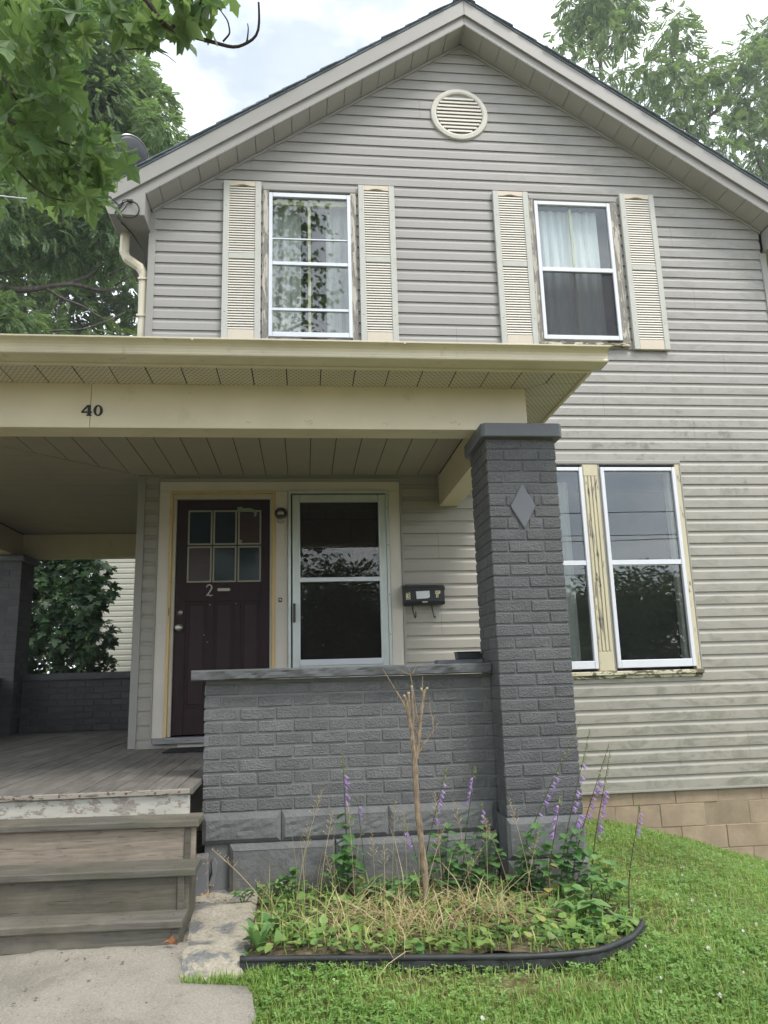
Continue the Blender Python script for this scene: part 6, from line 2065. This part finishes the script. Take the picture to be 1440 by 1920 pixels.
right_tree('tree at the right picture edge with long bare limbs',
           [(1420, 75, 24), (1440, 95, 30), (1400, 100, 20), (1450, 60, 28), (1385, 125, 20), (1420, 130, 26), (1375, 150, 16), (1455, 140, 30), (1395, 190, 26), (1430, 200, 30), (1370, 205, 20), (1400, 240, 30), (1440, 260, 34), (1370, 250, 24), (1425, 310, 24), (1460, 200, 40), (1470, 300, 40)], 22,
           [([(1380, 180, 0), (1405, 150, 0), (1440, 115, 0)], .05, .03), ([(1378, 188, 0), (1400, 172, 0), (1425, 158, 0)], .035, .015), ([(1430, 320, 0), (1390, 220, 0), (1380, 180, 0), (1370, 150, 0)], .08, .03)], [(1440, 460), (1430, 320)], 41, 40)

# ---- maple in the front yard: its lowest boughs hang into the picture, the rest is overhead and behind
mt = thing('maple_tree', 'maple whose near boughs of pale green lobed leaves hang in at the upper left', 'tree')
limbs('trunk', [([(-5.0, -8.6, -.8), (-4.9, -8.5, 1.5), (-4.6, -8.4, 4.0), (-4.0, -8.6, 7.0), (-3.2, -9.0, 10.5)], .34, .14)], 'bark', mt)
limbs('limb', [([(-4.6, -8.4, 3.9), (-3.2, -6.8, 4.5), tuple(far(-150, 60, 3.7)), tuple(far(-40, 140, 3.4))], .10, .022), ([(-4.4, -8.4, 5.0), (-2.6, -6.6, 5.4), tuple(far(60, -160, 3.5)), tuple(far(200, -60, 3.1))], .09, .014),
               ([(-4.0, -8.6, 7.0), (-2.0, -9.5, 9.0), (.5, -10, 11.5)], .12, .03), ([(-4.0, -8.6, 6.5), (-1.5, -8.8, 7.6), (1.2, -9.4, 9.2)], .10, .03), ([(-3.2, -9, 10.5), (-1, -10, 13), (.6, -10.5, 14.5)], .10, .02), ([(-4.2, -8.5, 6), (-6, -9.5, 9)], .12, .03)], 'bark', mt)
def fb(l): return [tuple(far(a, b, d)) for a, b, d in l]
limbs('bough', [(fb([(-150, 60, 3.7), (-60, 70, 3.5), (0, 135, 3.35), (32, 185, 3.3), (52, 240, 3.25), (66, 287, 3.2), (95, 312, 3.2), (130, 330, 3.2), (170, 345, 3.15)]), .010, .003),
                (fb([(-40, 140, 3.4), (0, 215, 3.3), (60, 247, 3.2), (110, 266, 3.15), (175, 280, 3.1)]), .009, .002),
                (fb([(-60, 230, 3.4), (0, 285, 3.25), (25, 312, 3.2), (60, 350, 3.15), (95, 372, 3.1), (135, 378, 3.05)]), .0075, .002),
                (fb([(52, 210, 3.3), (75, 240, 3.25), (98, 268, 3.2)]), .004, .0015), (fb([(0, 185, 3.4), (20, 200, 3.4), (36, 204, 3.4)]), .003, .0015),
                (fb([(200, -60, 3.1), (250, -25, 2.9), (278, 0, 2.85), (300, 35, 2.82), (330, 62, 2.8), (380, 75, 2.78), (440, 90, 2.76), (468, 76, 2.74), (483, 66, 2.73), (486, 35, 2.72), (485, 4, 2.72)]), .011, .0032),
                (fb([(322, 50, 2.8), (350, 38, 2.8), (372, 18, 2.8), (378, -10, 2.8)]), .006, .003), (fb([(418, 78, 2.78), (432, 62, 2.78), (428, 40, 2.78), (410, 15, 2.78)]), .0032, .0015), (fb([(462, 80, 2.75), (466, 60, 2.75), (464, 44, 2.75)]), .003, .0015),
                (fb([(180, -60, 3.2), (210, 14, 3.1), (235, 48, 3.05), (262, 72, 3.0), (285, 90, 2.95)]), .007, .002), (fb([(285, 90, 2.95), (265, 92, 2.95), (232, 92, 2.95)]), .003, .0015), (fb([(285, 90, 2.95), (315, 105, 2.93), (330, 118, 2.92)]), .002, .001)], 'twig', mt)
# leaves
regA = [(-10, -10), (185, -10), (160, 60), (150, 120), (120, 150), (130, 200), (165, 240), (215, 262), (240, 300), (236, 335), (205, 372), (190, 402), (150, 398), (110, 392), (70, 370), (40, 335), (20, 330), (-10, 300)]
regB = [(180, -10), (300, -10), (305, 40), (260, 70), (225, 60), (200, 30)]
regC = [(300, -10), (440, -10), (425, 12), (385, 40), (330, 40)]
def inreg(reg, a, b): return inpoly(np.array(reg, float), np.array([a]), np.array([b]))[0]
spots = []
def fill(reg, n, d0, d1, minsep):
    x0, y0 = np.min(reg, 0); x1, y1 = np.max(reg, 0); tries = 0; c = 0
    while c < n and tries < 20000:
        tries += 1
        a, b = rnd.uniform(x0, x1), rnd.uniform(y0, y1)
        if not inreg(reg, a, b): continue
        if any((a-p[0])**2+(b-p[1])**2 < minsep**2 and abs(p[3]-d0) < .5 for p in spots): continue
        spots.append((a, b, rnd.uniform(d0, d1), d0)); c += 1
fill(regA, 228, 2.9, 3.6, 10)
fill(regB, 26, 2.8, 3.2, 14)
fill(regC, 15, 2.75, 2.85, 20)
spots += [(302, 96, 2.92, 0), (322, 88, 2.92, 0), (295, 60, 2.85, 0), (262, 48, 3.0, 0), (240, 75, 3.0, 0), (270, 100, 2.96, 0), (345, 22, 2.8, 0), (382, 58, 2.78, 0), (318, 78, 2.9, 0), (285, 45, 2.85, 0)]
me_l = []
for i in range(5):
    r_ = np.random.default_rng(60+i)
    v = MLV.copy(); v[:, 2] += .16*np.sin(v[:, 0]*(4+i)+i)*r_.uniform(.4, 1.2)-.34*(v[:, 1]-.3)**2*r_.uniform(0, 1.6)+.22*np.abs(v[:, 0])*r_.uniform(-.6, 1); v[:, 0] *= r_.uniform(.85, 1.12)
    me = bpy.data.meshes.new('leaf'); me.from_pydata(v.tolist(), [], MLF.tolist()); me.materials.append(M['maple']); me_l.append(me)
pet = MB()
for i, (a, b, d, _) in enumerate(spots[:290]):
    p = far(a, b-14, d)
    o = put('leaf', me_l[i % 5], None, mt)
    az = rnd.uniform(0, 2*PI)
    dr_ = Vector((math.cos(az)*.7+.25, math.sin(az)*.6, rnd.uniform(-.95, -.25)))
    s = rnd.uniform(.070, .122)
    orient(o, tuple(p), dr_, s, rnd.uniform(-.6, .6))
    q = p-np.array(dr_.normalized())*s*.45+np.array([0, 0, s*.35])
    pet.tube([tuple(p), tuple((p+q)/2+np.array([0, 0, .004])), tuple(q)], .0009, 4, False)
pet.build('leaf_stalks', M['stem'], mt)['kind'] = 'stuff'
# a second, deeper layer of the same boughs
r9 = np.random.default_rng(99); P9 = []
while len(P9) < 420:
    a, b = r9.uniform(-260, 235), r9.uniform(-220, 395)
    if a > -10 and not inreg([(x-6, y-6) for x, y in regA], a, b): continue
    P9.append(far(a, b, r9.uniform(3.7, 4.7)))
n9 = len(P9)
V, F = scatter(MLV, MLF, rot_zx(r9.uniform(0, 2*PI, n9), r9.normal(-.9, .5, n9), r9.uniform(-.7, .7, n9)), np.array(P9), r9.uniform(.075, .13, n9))
tag(put('inner_leaves', npmesh('inner_leaves', V, F), M['maple'], mt), kind='stuff')
# the rest of the crown: beside, above and behind the camera
cl = [((-3.4, -4.6, 5.0), 1.0), ((-3.0, -5.6, 6.2), 1.2), ((-1.6, -5.2, 6.6), .9), ((-4.4, -5.6, 4.6), 1.0), ((-2.2, -6.6, 7.6), 1.2)]
cl += [((x, y, z), r) for x, y, z, r in ((-.4, -9.6, 9.6, 1.3), (.5, -10, 11, 1.4), (.9, -9.6, 8.8, 1.0), (-1.6, -9.4, 8.6, 1.3), (-.8, -10.2, 12.6, 1.5), (-2.6, -9.8, 11.6, 1.6), (-4.4, -9.6, 10.4, 1.7), (-5.8, -9.2, 8.8, 1.5), (.6, -10.4, 13.0, 1.1), (-3.4, -8.8, 8.0, 1.3), (1.4, -10.1, 10.4, .7), (1.2, -9.7, 12.1, .6))]
V, F = spray(cl, 250, .135, MLV[[0]+[1+k for k in range(0, 34, 2)]], np.array([(0, 1+i, 1+(i+1) % 17) for i in range(17)]), seed=70, shell=.25, droop=.8)
tag(put('crown', npmesh('crown', V, F), M['maple'], mt), kind='stuff')

# ---- trees and wires across the street, mirrored in the glass
def street_tree(label, x, y, h, rad, seed):
    t = thing('street_tree', label, 'tree', 'trees across the street mirrored in the windows', (x, y, -.5))
    r_ = np.random.default_rng(seed)
    cl = [(np.array([r_.normal(0, rad*.5), r_.normal(0, rad*.4), h*r_.uniform(.12, .86)]), rad*r_.uniform(.36, .55)) for _ in range(18)]
    V, F = spray(cl, 150, .42, np.array([(0, 0, 0), (.22, .5, .05), (0, 1, -.1), (-.22, .5, .05)]), np.array([(0, 1, 2, 3)]), seed=seed, shell=.4)
    tag(put('crown', npmesh('crown', V, F), M['hedge'], t), kind='stuff')
    MB().tube([(0, 0, 0), (.1, 0, h*.4), (0, .1, h*.75)], [.25, .2, .08], 7).build('trunk', M['bark'], t)
for a in (('round leafy tree across the street opposite the storm door', 2.2, -31, 8.2, 3.6, 1), ('tall tree across the street left of the storm door reflection', -4.5, -33, 9.0, 3.6, 2), ('lower bushy tree across the street opposite the paired windows', 15.5, -34, 6.4, 3.2, 3), ('broad low tree across the street beyond the paired windows', 21, -35, 6.8, 3.6, 4), ('small tree across the street between the others', 9.5, -36, 6.6, 3.2, 5), ('far right tree across the street', 27, -34, 6.6, 3.6, 6), ('round tree across the street right of the storm door reflection', 6.0, -33, 7.4, 3.4, 7), ('bushy tree across the street between the paired window reflections', 12.3, -35, 6.2, 3.2, 8), ('low tree across the street near the far right', 18.2, -34, 6.4, 3.2, 9)):
    street_tree(*a)
for i, (y, z0_, z1_) in enumerate(((-14, 5.7, 6.25), (-14.2, 5.2, 5.5), (-14.4, 4.65, 5.7), (-14.6, 4.2, 4.35))):
    wl_ = thing('overhead_wire', ('top', 'second', 'steeply climbing third', 'lowest')[i]+' overhead wire along the street, mirrored in the paired windows', 'wire', 'overhead wires along the street')
    MB().tube([(x, y, z0_+(z1_-z0_)*(x+30)/70-.35*math.sin(PI*(x+30)/70)) for x in np.linspace(-30, 40, 24)], .014, 5).build('wire', M['cable'], wl_)

# added thin volume imitating lens glare: the trees beyond the roof pale a little
hz = MB().box(-75, 75, -45, 60, -4, 32).build('glare_haze', None)
gh = G('glare_haze'); vol = gh.n('ShaderNodeVolumePrincipled', {'Color': (.93, .96, 1.0), 'Density': .0014, 'Anisotropy': .2})
gh.t.links.new(vol.outputs[0], gh.out.inputs['Volume']); hz.data.materials.append(gh.m)
tag(hz, kind='stuff')
